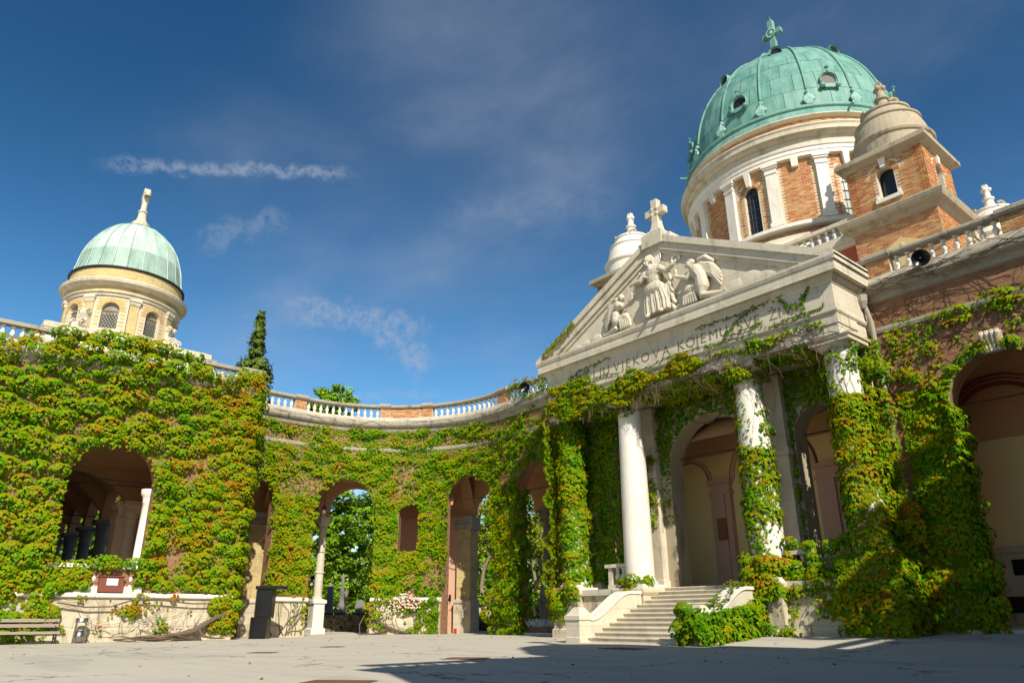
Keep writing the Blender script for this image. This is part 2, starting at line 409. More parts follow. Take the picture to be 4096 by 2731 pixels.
def sweep(mb, mp, ss, prof, close=True):
    """profile of (d, z) run along the wall line"""
    n = len(prof); v = [mp(s, d, z) for s in ss for d, z in prof]; f = []
    for i in range(len(ss) - 1):
        for k in range(n if close else n - 1):
            q = (k + 1) % n; f.append((i * n + k, (i + 1) * n + k, (i + 1) * n + q, i * n + q))
    if close: f.append(tuple(range(n))); f.append(tuple((len(ss) - 1) * n + k for k in range(n - 1, -1, -1)))
    mb.add(v, f)
def arch_band(mb, mp, c, r0, r1, zs, d0, d1, n=20, a0=0, a1=PI):
    """archivolt ring"""
    for i in range(n):
        ta, tb = a0 + (a1 - a0) * i / n, a0 + (a1 - a0) * (i + 1) / n
        P = lambda r, t_, d: mp(c - r * math.cos(t_), d, zs + r * math.sin(t_))
        v = [P(r, t_, d) for d in (d0, d1) for r, t_ in ((r0, ta), (r0, tb), (r1, tb), (r1, ta))]
        mb.add(v, ((0, 1, 2, 3), (7, 6, 5, 4), (0, 4, 5, 1), (2, 6, 7, 3)))

# ------------------------------------------------------------------ ground, with the forecourt's gentle rise to the steps
def ss_(x, a, b):
    t_ = np.clip((x - a) / (b - a), 0, 1); return t_ * t_ * (3 - 2 * t_)
def gz(x, y):
    return (.10 * ss_(y, -8, 0) + .19 * ss_(x, -1, 3.5) * ss_(y, -4.4, -.6) * (1 - ss_(x, 14, 20)) + .12 * ss_(x, 6, 9.5) * ss_(y, -.6, 1.4) * (1 - ss_(x, 14, 20)))
xs = np.unique(np.concatenate([np.linspace(-900, -60, 12), np.linspace(-60, -24, 12), np.arange(-24, 24.1, .5), np.linspace(26, 60, 10), np.linspace(80, 900, 8)]))
ys = np.unique(np.concatenate([np.linspace(-900, -60, 8), np.linspace(-60, -30, 8), np.arange(-30, 4.1, .5), np.linspace(6, 60, 14), np.linspace(80, 900, 10)]))
XX, YY = np.meshgrid(xs, ys, indexing='ij'); ZZ = gz(XX, YY)
nv = np.stack([XX, YY, ZZ], -1).reshape(-1, 3); ny = len(ys)
gm = MB(); gm.v = [tuple(p) for p in nv]
gm.f = [(i * ny + j, (i + 1) * ny + j, (i + 1) * ny + j + 1, i * ny + j + 1) for i in range(len(xs) - 1) for j in range(ny - 1)]
gm.uv = [None] * len(gm.f); gm.tint = [None] * len(gm.f)
g = gm.build('ground', GROUND, None, True, 'structure')

# ------------------------------------------------------------------ vine leaves
def hashn(ix, iy, seed):
    h = (ix.astype(np.int64) * 374761393 + iy.astype(np.int64) * 668265263 + seed * 974634777) & 0xffffffff
    h = ((h ^ (h >> 13)) * 1274126177) & 0xffffffff
    return ((h ^ (h >> 16)) & 0xffff) / 65535.0
def vnoise(x, y, seed=0):
    x0, y0 = np.floor(x), np.floor(y); fx, fy = x - x0, y - y0; fx = fx * fx * (3 - 2 * fx); fy = fy * fy * (3 - 2 * fy)
    a = hashn(x0, y0, seed); b = hashn(x0 + 1, y0, seed); c = hashn(x0, y0 + 1, seed); d = hashn(x0 + 1, y0 + 1, seed)
    return (a * (1 - fx) + b * fx) * (1 - fy) + (c * (1 - fx) + d * fx) * fy
def fbm(x, y, seed=0): return .55 * vnoise(x, y, seed) + .3 * vnoise(2.1 * x, 2.1 * y, seed + 5) + .15 * vnoise(4.3 * x, 4.3 * y, seed + 9)
LV = np.array([(0, .38, .05), (0, -.05, 0), (-.34, -.12, -.05), (-.55, .30, -.12), (-.27, .46, -.02), (0, 1.0, -.16), (.27, .46, -.02), (.55, .30, -.12), (.34, -.12, -.05)], float)
LV[:, 1] -= .3
LF = np.array([(0, 1, 2), (0, 2, 3), (0, 3, 4), (0, 4, 5), (0, 5, 6), (0, 6, 7), (0, 7, 8), (0, 8, 1)])
PAL = np.array([(.022, .085, .001), (.058, .175, .001), (.120, .235, .001), (.225, .225, .002), (.27, .115, .004), (.23, .034, .008)])
def leaf_colors(tv):
    x = np.clip(tv, 0, .999) * (len(PAL) - 1); i = x.astype(int); fr = (x - i)[:, None]
    return PAL[i] * (1 - fr) + PAL[i + 1] * fr
def leaf_mesh(name, P, Nn, Tip, size, cols):
    n = len(P)
    Nn = Nn / (np.linalg.norm(Nn, axis=1, keepdims=True) + 1e-9)
    T = Tip - Nn * np.sum(Tip * Nn, 1, keepdims=True); T /= (np.linalg.norm(T, axis=1, keepdims=True) + 1e-9)
    Rr = np.cross(T, Nn)
    V = P[:, None, :] + size[:, None, None] * (LV[None, :, 0:1] * Rr[:, None] + LV[None, :, 1:2] * T[:, None] + LV[None, :, 2:3] * Nn[:, None])
    k, m = len(LV), len(LF)
    F = (LF[None] + (np.arange(n) * k)[:, None, None]).reshape(-1, 3)
    me = bpy.data.meshes.new(name)
    me.vertices.add(n * k); me.vertices.foreach_set('co', V.reshape(-1).astype(np.float32))
    me.loops.add(len(F) * 3); me.loops.foreach_set('vertex_index', F.reshape(-1).astype(np.int32))
    me.polygons.add(len(F)); me.polygons.foreach_set('loop_start', (np.arange(len(F)) * 3).astype(np.int32))
    c = np.ones((len(F), 4), np.float32); c[:, :3] = np.repeat(cols, m, 0)
    a = me.attributes.new('tint', 'FLOAT_COLOR', 'FACE'); a.data.foreach_set('color', c.reshape(-1))
    me.materials.append(LEAF); me.update(calc_edges=True); me.validate(); return me
LEAFN = [0]
def foliage(surf, u0, u1, v0, v1, mask, clumps=1.3, per=42, base=70, amp=.35, csize=(.55, .38), size=.165, autumn=.3, seed=1, uscale=1.0, spread=1.0):
    """leaf positions on a surface: billowing clumps over a flat shingled layer"""
    r = np.random.default_rng(seed); area = abs((u1 - u0) * uscale * (v1 - v0))
    out = []
    def emit(u, v, off, dn, kind, top, cl=0):
        P, N = surf(u, v, off); n = len(u); up = np.array([0, 0, 1.0])
        side = np.cross(up, N)
        Nn = N * (.75 + .3 * dn[:, 2:3]) + up * (.42 + .5 * dn[:, 1:2]) + side * dn[:, 0:1] * .6 + r.normal(0, .17 * spread, (n, 3))
        Tip = -up * 1.0 + N * .25 + side * r.normal(0, .45 * spread, n)[:, None] + r.normal(0, .15, (n, 3))
        sz = size * .86 * r.uniform(.65, 1.2, n)
        a = autumn * .95 * fbm(u * uscale * .5, v * .5, seed + 3) + .38 * (fbm(u * uscale * 2.0, v * 2.0, seed + 8) - .45) + r.normal(0, .13, n) + .17 * top + cl * .7
        out.append((P, Nn, Tip, sz, leaf_colors(np.clip(a + .255 + .10 * (r.random(n) < .12), .02, .98))))
    billow = amp > .28
    nc = int(area * (9 if billow else clumps * 2.2)); per = int(per * (2.5 if billow else 1.1)); amp *= 1.25 if billow else 1.1
    if billow: base *= .42
    if nc and per:
        cu, cv = r.uniform(u0, u1, nc), r.uniform(v0, v1, nc)
        k = r.random(nc) < mask(cu, cv); cu, cv = cu[k], cv[k]
        if billow:      # clumps keep a distance, so that shaded gaps stay open between them
            dm = csize[0] * 1.12; grid = {}; keep = []
            for i, (a, c) in enumerate(zip(cu * uscale, cv * 1.5)):
                gk = (int(a / dm), int(c / dm))
                if all((a - p) ** 2 + (c - q) ** 2 > dm * dm for dx in (-1, 0, 1) for dy in (-1, 0, 1) for p, q in grid.get((gk[0] + dx, gk[1] + dy), ())):
                    grid.setdefault(gk, []).append((a, c)); keep.append(i)
            cu, cv = cu[keep], cv[keep]
        big = r.uniform(.7, 1.3, len(cu)) if billow else r.uniform(.55, 1.25, len(cu)); cnt = (per * big ** 2).astype(int) + 4
        idx = np.repeat(np.arange(len(cu)), cnt); n = len(idx)
        d = r.normal(0, 1, (n, 3)); d[:, 2] = np.abs(d[:, 2]); d[:, 1] += .25; d /= np.linalg.norm(d, axis=1, keepdims=True)
        b = big[idx]
        u = cu[idx] + d[:, 0] * csize[0] * b / uscale; v = cv[idx] + d[:, 1] * csize[1] * b
        off = .05 + amp * b * d[:, 2] * (.8 + .2 * r.random(n)) * (1 - .45 * np.clip(-d[:, 1], 0, 1)) + .05 * r.random(n)
        k = r.random(n) < np.maximum(mask(u, v), .18 * (mask(u, v + .3) > 0))
        emit(u[k], v[k], off[k], d[k], 0, d[k, 1] * .8, r.normal(0, .07, len(cu))[idx][k])
    nb = int(area * base * 2.0)
    if nb:
        u, v = r.uniform(u0, u1, nb), r.uniform(v0, v1, nb); k = r.random(nb) < mask(u, v); u, v = u[k], v[k]
        emit(u, v, r.uniform(.01, .09, len(u)), np.zeros((len(u), 3)) + r.normal(0, .2, (len(u), 3)), 1, np.zeros(len(u)))
    return out
def leaves(name, chunks, parent, kind='stuff', label=None):
    ch = [c for L in chunks for c in L if len(c[0])]
    if not ch: return None
    arr = [np.concatenate([c[i] for c in ch]) for i in range(5)]; LEAFN[0] += len(arr[0])
    return link(name, leaf_mesh(name, *arr), parent, kind, label)
def vine_walk(mb, surf, u, v, du, dv, steps, r0, wob=.35, off=.05, step=.22, seed=0, n=4, ok=None):
    q = random.Random(seed); pts = []; ang = math.atan2(dv, du)
    for i in range(steps):
        if ok and not ok(u, v): break
        P, N = surf(np.array([u]), np.array([v]), np.array([off + q.uniform(0, .03)])); pts.append(tuple(P[0]))
        ang += q.gauss(0, wob); ang += .15 * math.sin(math.atan2(dv, du) - ang)
        u += step * math.cos(ang); v += step * math.sin(ang)
    if len(pts) > 2: mb.tube(pts, [max(.006, r0 * (1 - .75 * i / steps)) for i in range(len(pts))], n)
def flat_surf(org, ux, nrm):
    o, ux, nrm = (np.array(q, float) for q in (org, ux, nrm))
    def f(u, v, off):
        P = o + u[:, None] * ux + np.stack([0 * v, 0 * v, v], 1) + off[:, None] * nrm
        return P, np.repeat(nrm[None], len(u), 0)
    return f
def cyl_surf(cx, cy, rad):
    def f(u, v, off):
        rr = (rad(v) if callable(rad) else rad) + off; n = np.stack([np.cos(u), np.sin(u), 0 * u], 1)
        P = np.stack([cx + rr * n[:, 0], cy + rr * n[:, 1], v], 1); return P, n
    return f
def inside(u, v, ops, pad=0.0):
    m = np.zeros(len(u), bool)
    for o in ops:
        c, h, zs, zp = o[:4]; rise = o[4] if len(o) > 4 else h
        du = np.abs(u - c) / (h - pad)
        top = zp + np.where(du < 1, (rise - pad) * np.sqrt(np.maximum(0, 1 - du ** 2)), -99)
        m |= (du < 1) & (v > zs) & (v < top)
    return m

# ------------------------------------------------------------------ shared small pieces
def unit_box():
    b = MB(); b.box(-.5, .5, -.5, .5, -.5, .5); return b
BRICK_ME = {}
def brick_me(mat):
    if mat.name not in BRICK_ME: BRICK_ME[mat.name] = unit_box().mesh('brick', mat)
    return BRICK_ME[mat.name]
def bricks(mp, s0, s1, z0, z1, parent, mats, parts=0, skip=None, bw=.27, bh=.09, proud=.012, name='brick'):
    """courses of bricks standing proud of their mortar bed: the first `parts` single, the rest one mass"""
    one, many = mats; mb = MB(); n = 0; rows = max(1, round((z1 - z0) / bh)); h = (z1 - z0) / rows
    todo = []
    for r in range(rows):
        za, zb = z0 + r * h, z0 + (r + 1) * h; s = s0 - (bw / 2 if r % 2 else 0)
        while s < s1 - .02:
            a, b = max(s, s0), min(s + bw, s1); s += bw
            if b - a < .04 or (skip and (skip(a, (za + zb) / 2) or skip(b, (za + zb) / 2))): continue
            todo.append((a + .010, b - .010, za + .009, zb - .009))
    for i, (a, b, za, zb) in enumerate(todo):
        e = proud * rnd.uniform(.5, 1.3)
        if i < parts:
            m = Vector(mp((a + b) / 2, -e / 2 + .01, (za + zb) / 2)); t_ = Vector(mp(b, 0, za)) - Vector(mp(a, 0, za))
            o = link(name, brick_me(one), parent)
            o.location = m; o.rotation_euler = (0, 0, math.atan2(t_.y, t_.x)); o.scale = (t_.length, e + .02, zb - za)
        else:
            v = [mp(s, d, z) for z in (za, zb) for s, d in ((a, -e), (b, -e), (b, .01), (a, .01))]
            mb.add(v, ((0, 1, 5, 4), (1, 2, 6, 5), (3, 0, 4, 7), (4, 5, 6, 7), (0, 3, 2, 1)), None, rnd.random())
    if mb.f: mb.build('bricks', many, parent, kind='stuff')
def voussoirs(mp, c, r0, r1, zs, parent, mat, n=17, d0=-.02, d1=.05):
    mb = MB()
    for i in range(n):
        a, b = PI * i / n + .012, PI * (i + 1) / n - .012
        P = lambda r, t_, d: mp(c - r * math.cos(t_), d, zs + r * math.sin(t_))
        mb.add([P(r, t_, d) for d in (d0, d1) for r, t_ in ((r0, a), (r0, b), (r1, b), (r1, a))], ((0, 1, 2, 3), (7, 6, 5, 4), (0, 4, 5, 1), (2, 6, 7, 3), (1, 5, 6, 2), (3, 7, 4, 0)), None, rnd.random())
    return mb.build('brick_arch', mat, parent)
BAL = [(.10, 0), (.10, .05), (.055, .08), (.06, .12), (.105, .22), (.11, .27), (.085, .34), (.05, .42), (.045, .46), (.07, .48), (.07, .51), (.05, .53), (.095, .56), (.095, .60)]
def baluster_me(h, mat, sc=1.0):
    b = MB(); b.lathe(0, 0, [(r * sc, z * h / .6) for r, z in BAL], 10); return b.mesh('baluster', mat, True)
BAL_W = baluster_me(.60, STONE_W); BAL_P = baluster_me(.60, STONE)
def balusters(me, pts, parent):
    for p in pts: o = link('baluster', me, parent); o.location = p

# ------------------------------------------------------------------ arcade wings
def wing_map(sx):
    cx, cy, r0 = -14.2, -6.85, 8.1
    A = r0 * PI / 2
    def mp(s, d, z):
        R = r0 + d
        if s < 7.2: x, y = -7 - s, 1.25 + d
        elif s < 7.2 + A: a = (s - 7.2) / r0; x, y = cx - R * math.sin(a), cy + R * math.cos(a)
        else: x, y = cx - R, cy - (s - 7.2 - A)
        return (-x * sx, y, z)
    def surf(u, v, off):
        d = .30 - off; R = r0 + d; a = np.clip((u - 7.2) / r0, 0, PI / 2)
        x = np.where(u < 7.2, -7 - u, cx - R * np.sin(a)); y = np.where(u < 7.2, 1.25 + d, cy + R * np.cos(a))
        y = np.where(u > 7.2 + A, cy - (u - 7.2 - A), y)
        N = np.stack([np.sin(a) * -sx * -1 * -1, -np.cos(a), 0 * a], 1)
        N[:, 0] = np.sin(a) * (-sx)
        return np.stack([-x * sx, y, v], 1), N
    return mp, surf
FRONT_OPS = [(4.1, 1.72, 0, 7.25), (9.45, 1.72, 0, 7.25), (17.0, 1.70, 0, 7.25), (22.3, 1.25, 0, 7.25)]
NICHE = (13.3, .60, 4.6, 6.85)
def wing(sx, label, detail):
    mp, surf = wing_map(sx)
    W_ = thing('arcade_wing', label, 'arcade', mp(13.5, 2, 0))
    S1 = 23.9
    b = MB(); arch_wall(b, mp, 0, S1, 0, 11.75, FRONT_OPS + [NICHE], .30, 1.1); fw = b.build('wall', B_WALL, W_)
        # plinths with a rounded top course
    b = MB(); c = MB()
    for a, e in ((0, 2.3), (5.9, 7.65), (11.25, 15.2), (18.75, 20.95)):
        ss = np.linspace(a, e, max(3, int((e - a) / .4) + 2)); b = MB(); c = MB()
        sweep(b, mp, ss, [(.30, -.3), (.05, -.3), (.05, .55), (.10, .60), (.12, 1.80), (1.15, 1.80), (1.15, -.3)])
        sweep(c, mp, np.linspace(a - .06, e + .06, len(ss)), [(.3, 1.80), (.05, 1.80), (-.02, 1.84), (-.04, 1.92), (-.01, 2.0), (.08, 2.04), (1.2, 2.04), (1.2, 1.8)])
        pn = b.build('plinth', STONE_C, W_); c.build('plinth_cap', STONE_W, pn)
    b = MB()
    ss = np.linspace(0, S1, 60)
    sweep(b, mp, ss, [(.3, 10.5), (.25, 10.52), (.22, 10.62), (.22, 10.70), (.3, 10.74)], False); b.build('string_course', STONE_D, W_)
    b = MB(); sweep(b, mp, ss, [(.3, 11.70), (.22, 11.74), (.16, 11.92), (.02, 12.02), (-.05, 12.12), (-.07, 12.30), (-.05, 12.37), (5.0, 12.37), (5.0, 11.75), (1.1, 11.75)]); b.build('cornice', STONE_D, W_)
    for c_, h, zs, zp in (FRONT_OPS[:1] if sx > 0 else []):
        b = MB(); arch_band(b, mp, c_, h - .02, h + .26, zp, .24, .34); b.build('archivolt', STONE_D, W_)
    # parapet: base course, rail, brick piers and turned balusters
    P = MB(); sweep(P, mp, ss, [(.03, 12.37), (.03, 12.60), (.38, 12.60), (.38, 12.37)]); par = P.build('balustrade', STONE, W_)
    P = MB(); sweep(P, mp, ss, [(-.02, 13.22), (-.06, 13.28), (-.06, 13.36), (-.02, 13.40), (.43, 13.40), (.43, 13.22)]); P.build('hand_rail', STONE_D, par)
    piers = [(.75, 1.6), (5.2, 6.05), (12.05, 12.65), (14.75, 15.3), (19.85, 20.55)] if sx > 0 else [(1.0, 1.7), (6.2, 7.05), (12.05, 12.65), (14.75, 15.3), (19.85, 20.55), (22.9, 23.6)]
    for a, e in piers:
        q = MB(); sweep(q, mp, [a, (a + e) / 2, e], [(.03, 12.60), (.03, 13.2), (.40, 13.2), (.40, 12.60)]); pr = q.build('rail_pier', MORTAR, W_)
        q = MB(); sweep(q, mp, [a - .07, (a + e) / 2, e + .07], [(-.06, 13.2), (-.14, 13.3), (-.14, 13.42), (-.08, 13.47), (.5, 13.47), (.5, 13.2)]); q.build('pier_cap', STONE_D, pr)
        if detail or a < 7: bricks(lambda s, d, z: mp(s, .03 + d, z), a, e, 12.62, 13.19, W_, (BR_O, BR_A), 60, proud=.015)
    if detail:
        q = MB(); sweep(q, mp, np.linspace(12.65, 14.75, 8), [(.09, 12.60), (.09, 13.2), (.34, 13.2), (.34, 12.60)]); q.build('brick_panel', MORTAR, W_)
        bricks(lambda s, d, z: mp(s, .09 + d, z), 12.66, 14.74, 12.62, 13.19, W_, (BR_O, BR_A), 80, proud=.015)
    edges = [0] + [x for p in piers for x in p] + [S1]
    for a, e in zip(edges[0::2], edges[1::2]):
        if (a, e) == (12.65, 14.75): continue
        if not detail and a > 12: continue
        n = max(1, int((e - a) / .37)); balusters(BAL_W, [mp(a + (e - a) * (i + .5) / n, .2, 12.60) for i in range(n)], par)
    # behind: vault, rear wall with its own arches, piers
    rear = [(5.85, 1.55, 6.9, 7.2, 1.65), (9.65, 1.50, 6.9, 7.2, 1.7), (16.2, 1.12, 6.9, 7.2, 1.75), (18.75, 1.0, 6.9, 7.2, 1.7), (22.4, 1.2, 6.9, 7.2, 1.7)]
    b = MB(); arch_wall(b, mp, 0, S1, 6.9, 12.2, rear, 4.3, 4.9); b.build('rear_wall', P_ORA, W_)
    b = MB(); vs = [(1.1 + 3.2 * i / 10, 9.25 + .75 * math.sin(PI * i / 10)) for i in range(11)]
    sweep(b, mp, np.linspace(0, S1, 40), vs, False); b.build('vault', P_ORA, W_)
    for s in () if not detail else (2.0, 6.75, 11.3, 15.1, 19.9):
        ribs = MB(); prof = [(1.1 + 3.2 * i / 12, 7.3 + 2.3 * math.sin(PI * i / 12)) for i in range(13)]
        for (d0, z0), (d1, z1) in zip(prof[:-1], prof[1:]):
            v = [mp(s + e, d, z + o) for o in (0, 2.6) for e, d, z in ((-.25, d0, z0), (.25, d0, z0), (.25, d1, z1), (-.25, d1, z1))]
            ribs.add([(x, y, min(z, 10.0) if k > 3 else z) for k, (x, y, z) in enumerate(v)], ((0, 1, 2, 3), (0, 4, 5, 1), (2, 6, 7, 3)))
        ribs.build('vault_rib', P_ORA, W_)
    for s in (4.1, 9.45, 17.0):
        b = MB(); b.tube([mp(s - 1.7, .9, 7.5), mp(s + 1.7, .9, 7.5)], .022); b.build('tie_rod', IRON, W_)
    b = MB(); sweep(b, mp, np.linspace(11.65, 15.05, 8), [(4.3, 0), (4.3, 7), (4.8, 7), (4.8, 0)]); b.build('inner_wall', P_PINK, W_)
    if detail:
        for a, e in ((11.15, 11.75), (19.75, 20.9)):
            q = MB()
            for k in range(6):
                pass
            sweep(q, mp, np.linspace(a, e, 4), [(3.95, 2.0), (3.95, 6.3), (5.1, 6.3), (5.1, 2.0)])
            q.uv = []; q.hasuv = True
            for f in q.f:
                vs_ = [Vector(q.v[k]) for k in f]; o = Vector(mp(a, 3.95, 0)); q.uv.append(tuple((math.hypot(w.x - o.x, w.y - o.y), w.z) for w in vs_))
            pr = q.build('brick_pier', B_YEL, W_)
            q = MB(); sweep(q, mp, np.linspace(a - .08, e + .08, 4), [(3.85, -.3), (3.85, 1.75), (3.78, 1.8), (3.78, 1.95), (3.9, 2.0), (5.1, 2.0), (5.1, -.3)]); q.build('pier_base', STONE_C, pr)
            q = MB(); sweep(q, mp, np.linspace(a - .1, e + .1, 4), [(3.95, 6.2), (3.85, 6.26), (3.85, 6.5), (3.9, 6.55), (3.9, 6.75), (3.75, 6.85), (3.75, 6.98), (5.1, 6.98), (5.1, 6.2)]); q.build('pier_capital', STONE_D, pr)
        for s in (17.5, 7.55):
            x, y, _ = mp(s, 4.4, 0); o = gz(x, y)
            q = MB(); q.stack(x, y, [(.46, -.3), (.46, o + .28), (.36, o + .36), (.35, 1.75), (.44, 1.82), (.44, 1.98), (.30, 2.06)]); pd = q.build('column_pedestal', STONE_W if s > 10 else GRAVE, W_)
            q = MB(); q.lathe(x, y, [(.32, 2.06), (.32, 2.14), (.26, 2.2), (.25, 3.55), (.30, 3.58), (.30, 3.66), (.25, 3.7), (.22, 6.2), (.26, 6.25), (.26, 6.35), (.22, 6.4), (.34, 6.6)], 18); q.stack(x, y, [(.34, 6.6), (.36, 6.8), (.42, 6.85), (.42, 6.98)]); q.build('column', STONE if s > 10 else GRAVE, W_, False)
    else:
        for a, e in ((4.2, 4.6), (7.4, 8.1)):
            q = MB(); sweep(q, mp, np.linspace(a, e, 3), [(4.0, -.3), (4.0, 6.95), (4.9, 6.95), (4.9, -.3)]); q.build('inner_pier', P_PINK, W_)
        sw = MB(); sweep(sw, mp, np.linspace(.8, 7.5, 4), [(4.35, 0), (4.35, 9.2), (4.8, 9.2), (4.8, 0)]); sw.build('back_panel', P_YEL, W_)
        sw = MB(); arch_band(sw, mp, 2.75, 1.62, 1.78, 7.2, 4.26, 4.34); sw.build('painted_arch_line', P_RED, W_)
        st = MB(); sweep(st, mp, np.linspace(.95, 7.4, 4), [(4.34, 0), (4.22, 0), (4.22, 2.9), (4.14, 2.95), (4.14, 3.15), (4.34, 3.15)]); st.build('stone_dado', STONE_C, W_)
        for (s, z, w, h) in ((2.5, 2.45, .5, .26), (2.7, 1.75, .42, .3), (2.05, 1.25, .5, .26), (2.75, .85, .36, .22)):
            q = MB(); sweep(q, mp, [s - w, s + w], [(4.22, z - h), (4.17, z - h), (4.17, z + h), (4.22, z + h)]); q.build('wall_plaque', PLAQUE, W_)
        # pilaster seen through the arch
        q = MB(); sweep(q, mp, [.15, .85], [(3.9, 0), (3.9, 2.0), (3.8, 2.0), (3.8, 2.25), (3.95, 2.3), (3.95, 6.9), (4.3, 6.9), (4.3, 0)]); q.build('inner_pilaster', P_PINK, W_)
        q = MB()
        for z in (6.1, 6.9): sweep(q, mp, [.1, .9], [(3.95, z), (3.85, z + .04), (3.85, z + .14), (3.95, z + .18)])
        q.build('pilaster_band', P_PINK, W_)
        q = MB()
        for r in (1.75, 1.9): arch_band(q, mp, 2.75, r + .12, r + .16, 7.2, 4.2, 4.29)
        q.build('painted_vault_line', P_RED, W_)
    return W_
wingL = wing(-1, 'ivy covered curved arcade wing sweeping back left of the portico', True)
wingR = wing(1, 'arcade wing with bare brick patches right of the portico', False)

# ------------------------------------------------------------------ corner pavilions with small domes
def windows_ring(parent, cx, cy, r, angs, hw, zs, zp, glass, bars, frame):
    for a in angs:
        mpw = lambda s, d, z, a=a: (cx + (r - d) * math.cos(a + s / r), cy + (r - d) * math.sin(a + s / r), z)
        g = MB(); n = 12; poly = [(-hw, zs), (hw, zs)] + [(hw * math.cos(PI * k / n), zp + hw * math.sin(PI * k / n)) for k in range(n + 1)]
        g.prism(poly, lambda s, z, d: mpw(s, d, z), .20, .24); w = g.build('window', glass, parent)
        q = MB()
        if bars == 'diamond':
            for k in range(-8, 9):
                for sg in (-1, 1):
                    p0 = (-hw, zs + k * .24); p1 = (hw, zs + k * .24 + sg * 2 * hw * 1.5)
                    pts = [(p0[0] + (p1[0] - p0[0]) * f / 10, p0[1] + (p1[1] - p0[1]) * f / 10) for f in range(11)]
                    pts = [s for s in pts if zs < s[1] < zp - .1]
                    if len(pts) > 1: q.tube([mpw(s, .185, z) for s, z in pts], .011, 4)
        else:
            for k in range(1, 5): z = zs + (zp - zs + .1) * k / 5; q.tube([mpw(-hw, .19, z), mpw(0, .19, z), mpw(hw, .19, z)], .028, 4)
            for k in range(1, 4): s = -hw + 2 * hw * k / 4; q.tube([mpw(s, .195, zs), mpw(s, .195, zp + hw * .6)], .012, 4)
        q.build('glazing_bars', LEAD, w)
        q = MB(); q.tube([mpw(-hw, .19, zp - .02), mpw(0, .19, zp - .02), mpw(hw, .19, zp - .02)], .035, 4); q.build('transom', frame, w)
        q = MB()
        q.add([mpw(s, d, z) for z in (zs - .16, zs) for s, d in ((-hw - .22, -.1), (hw + .22, -.1), (hw + .22, .2), (-hw - .22, .2))], ((3, 2, 1, 0), (4, 5, 6, 7), (0, 1, 5, 4), (1, 2, 6, 5), (2, 3, 7, 6), (3, 0, 4, 7)))
        q.build('window_sill', STONE, w)
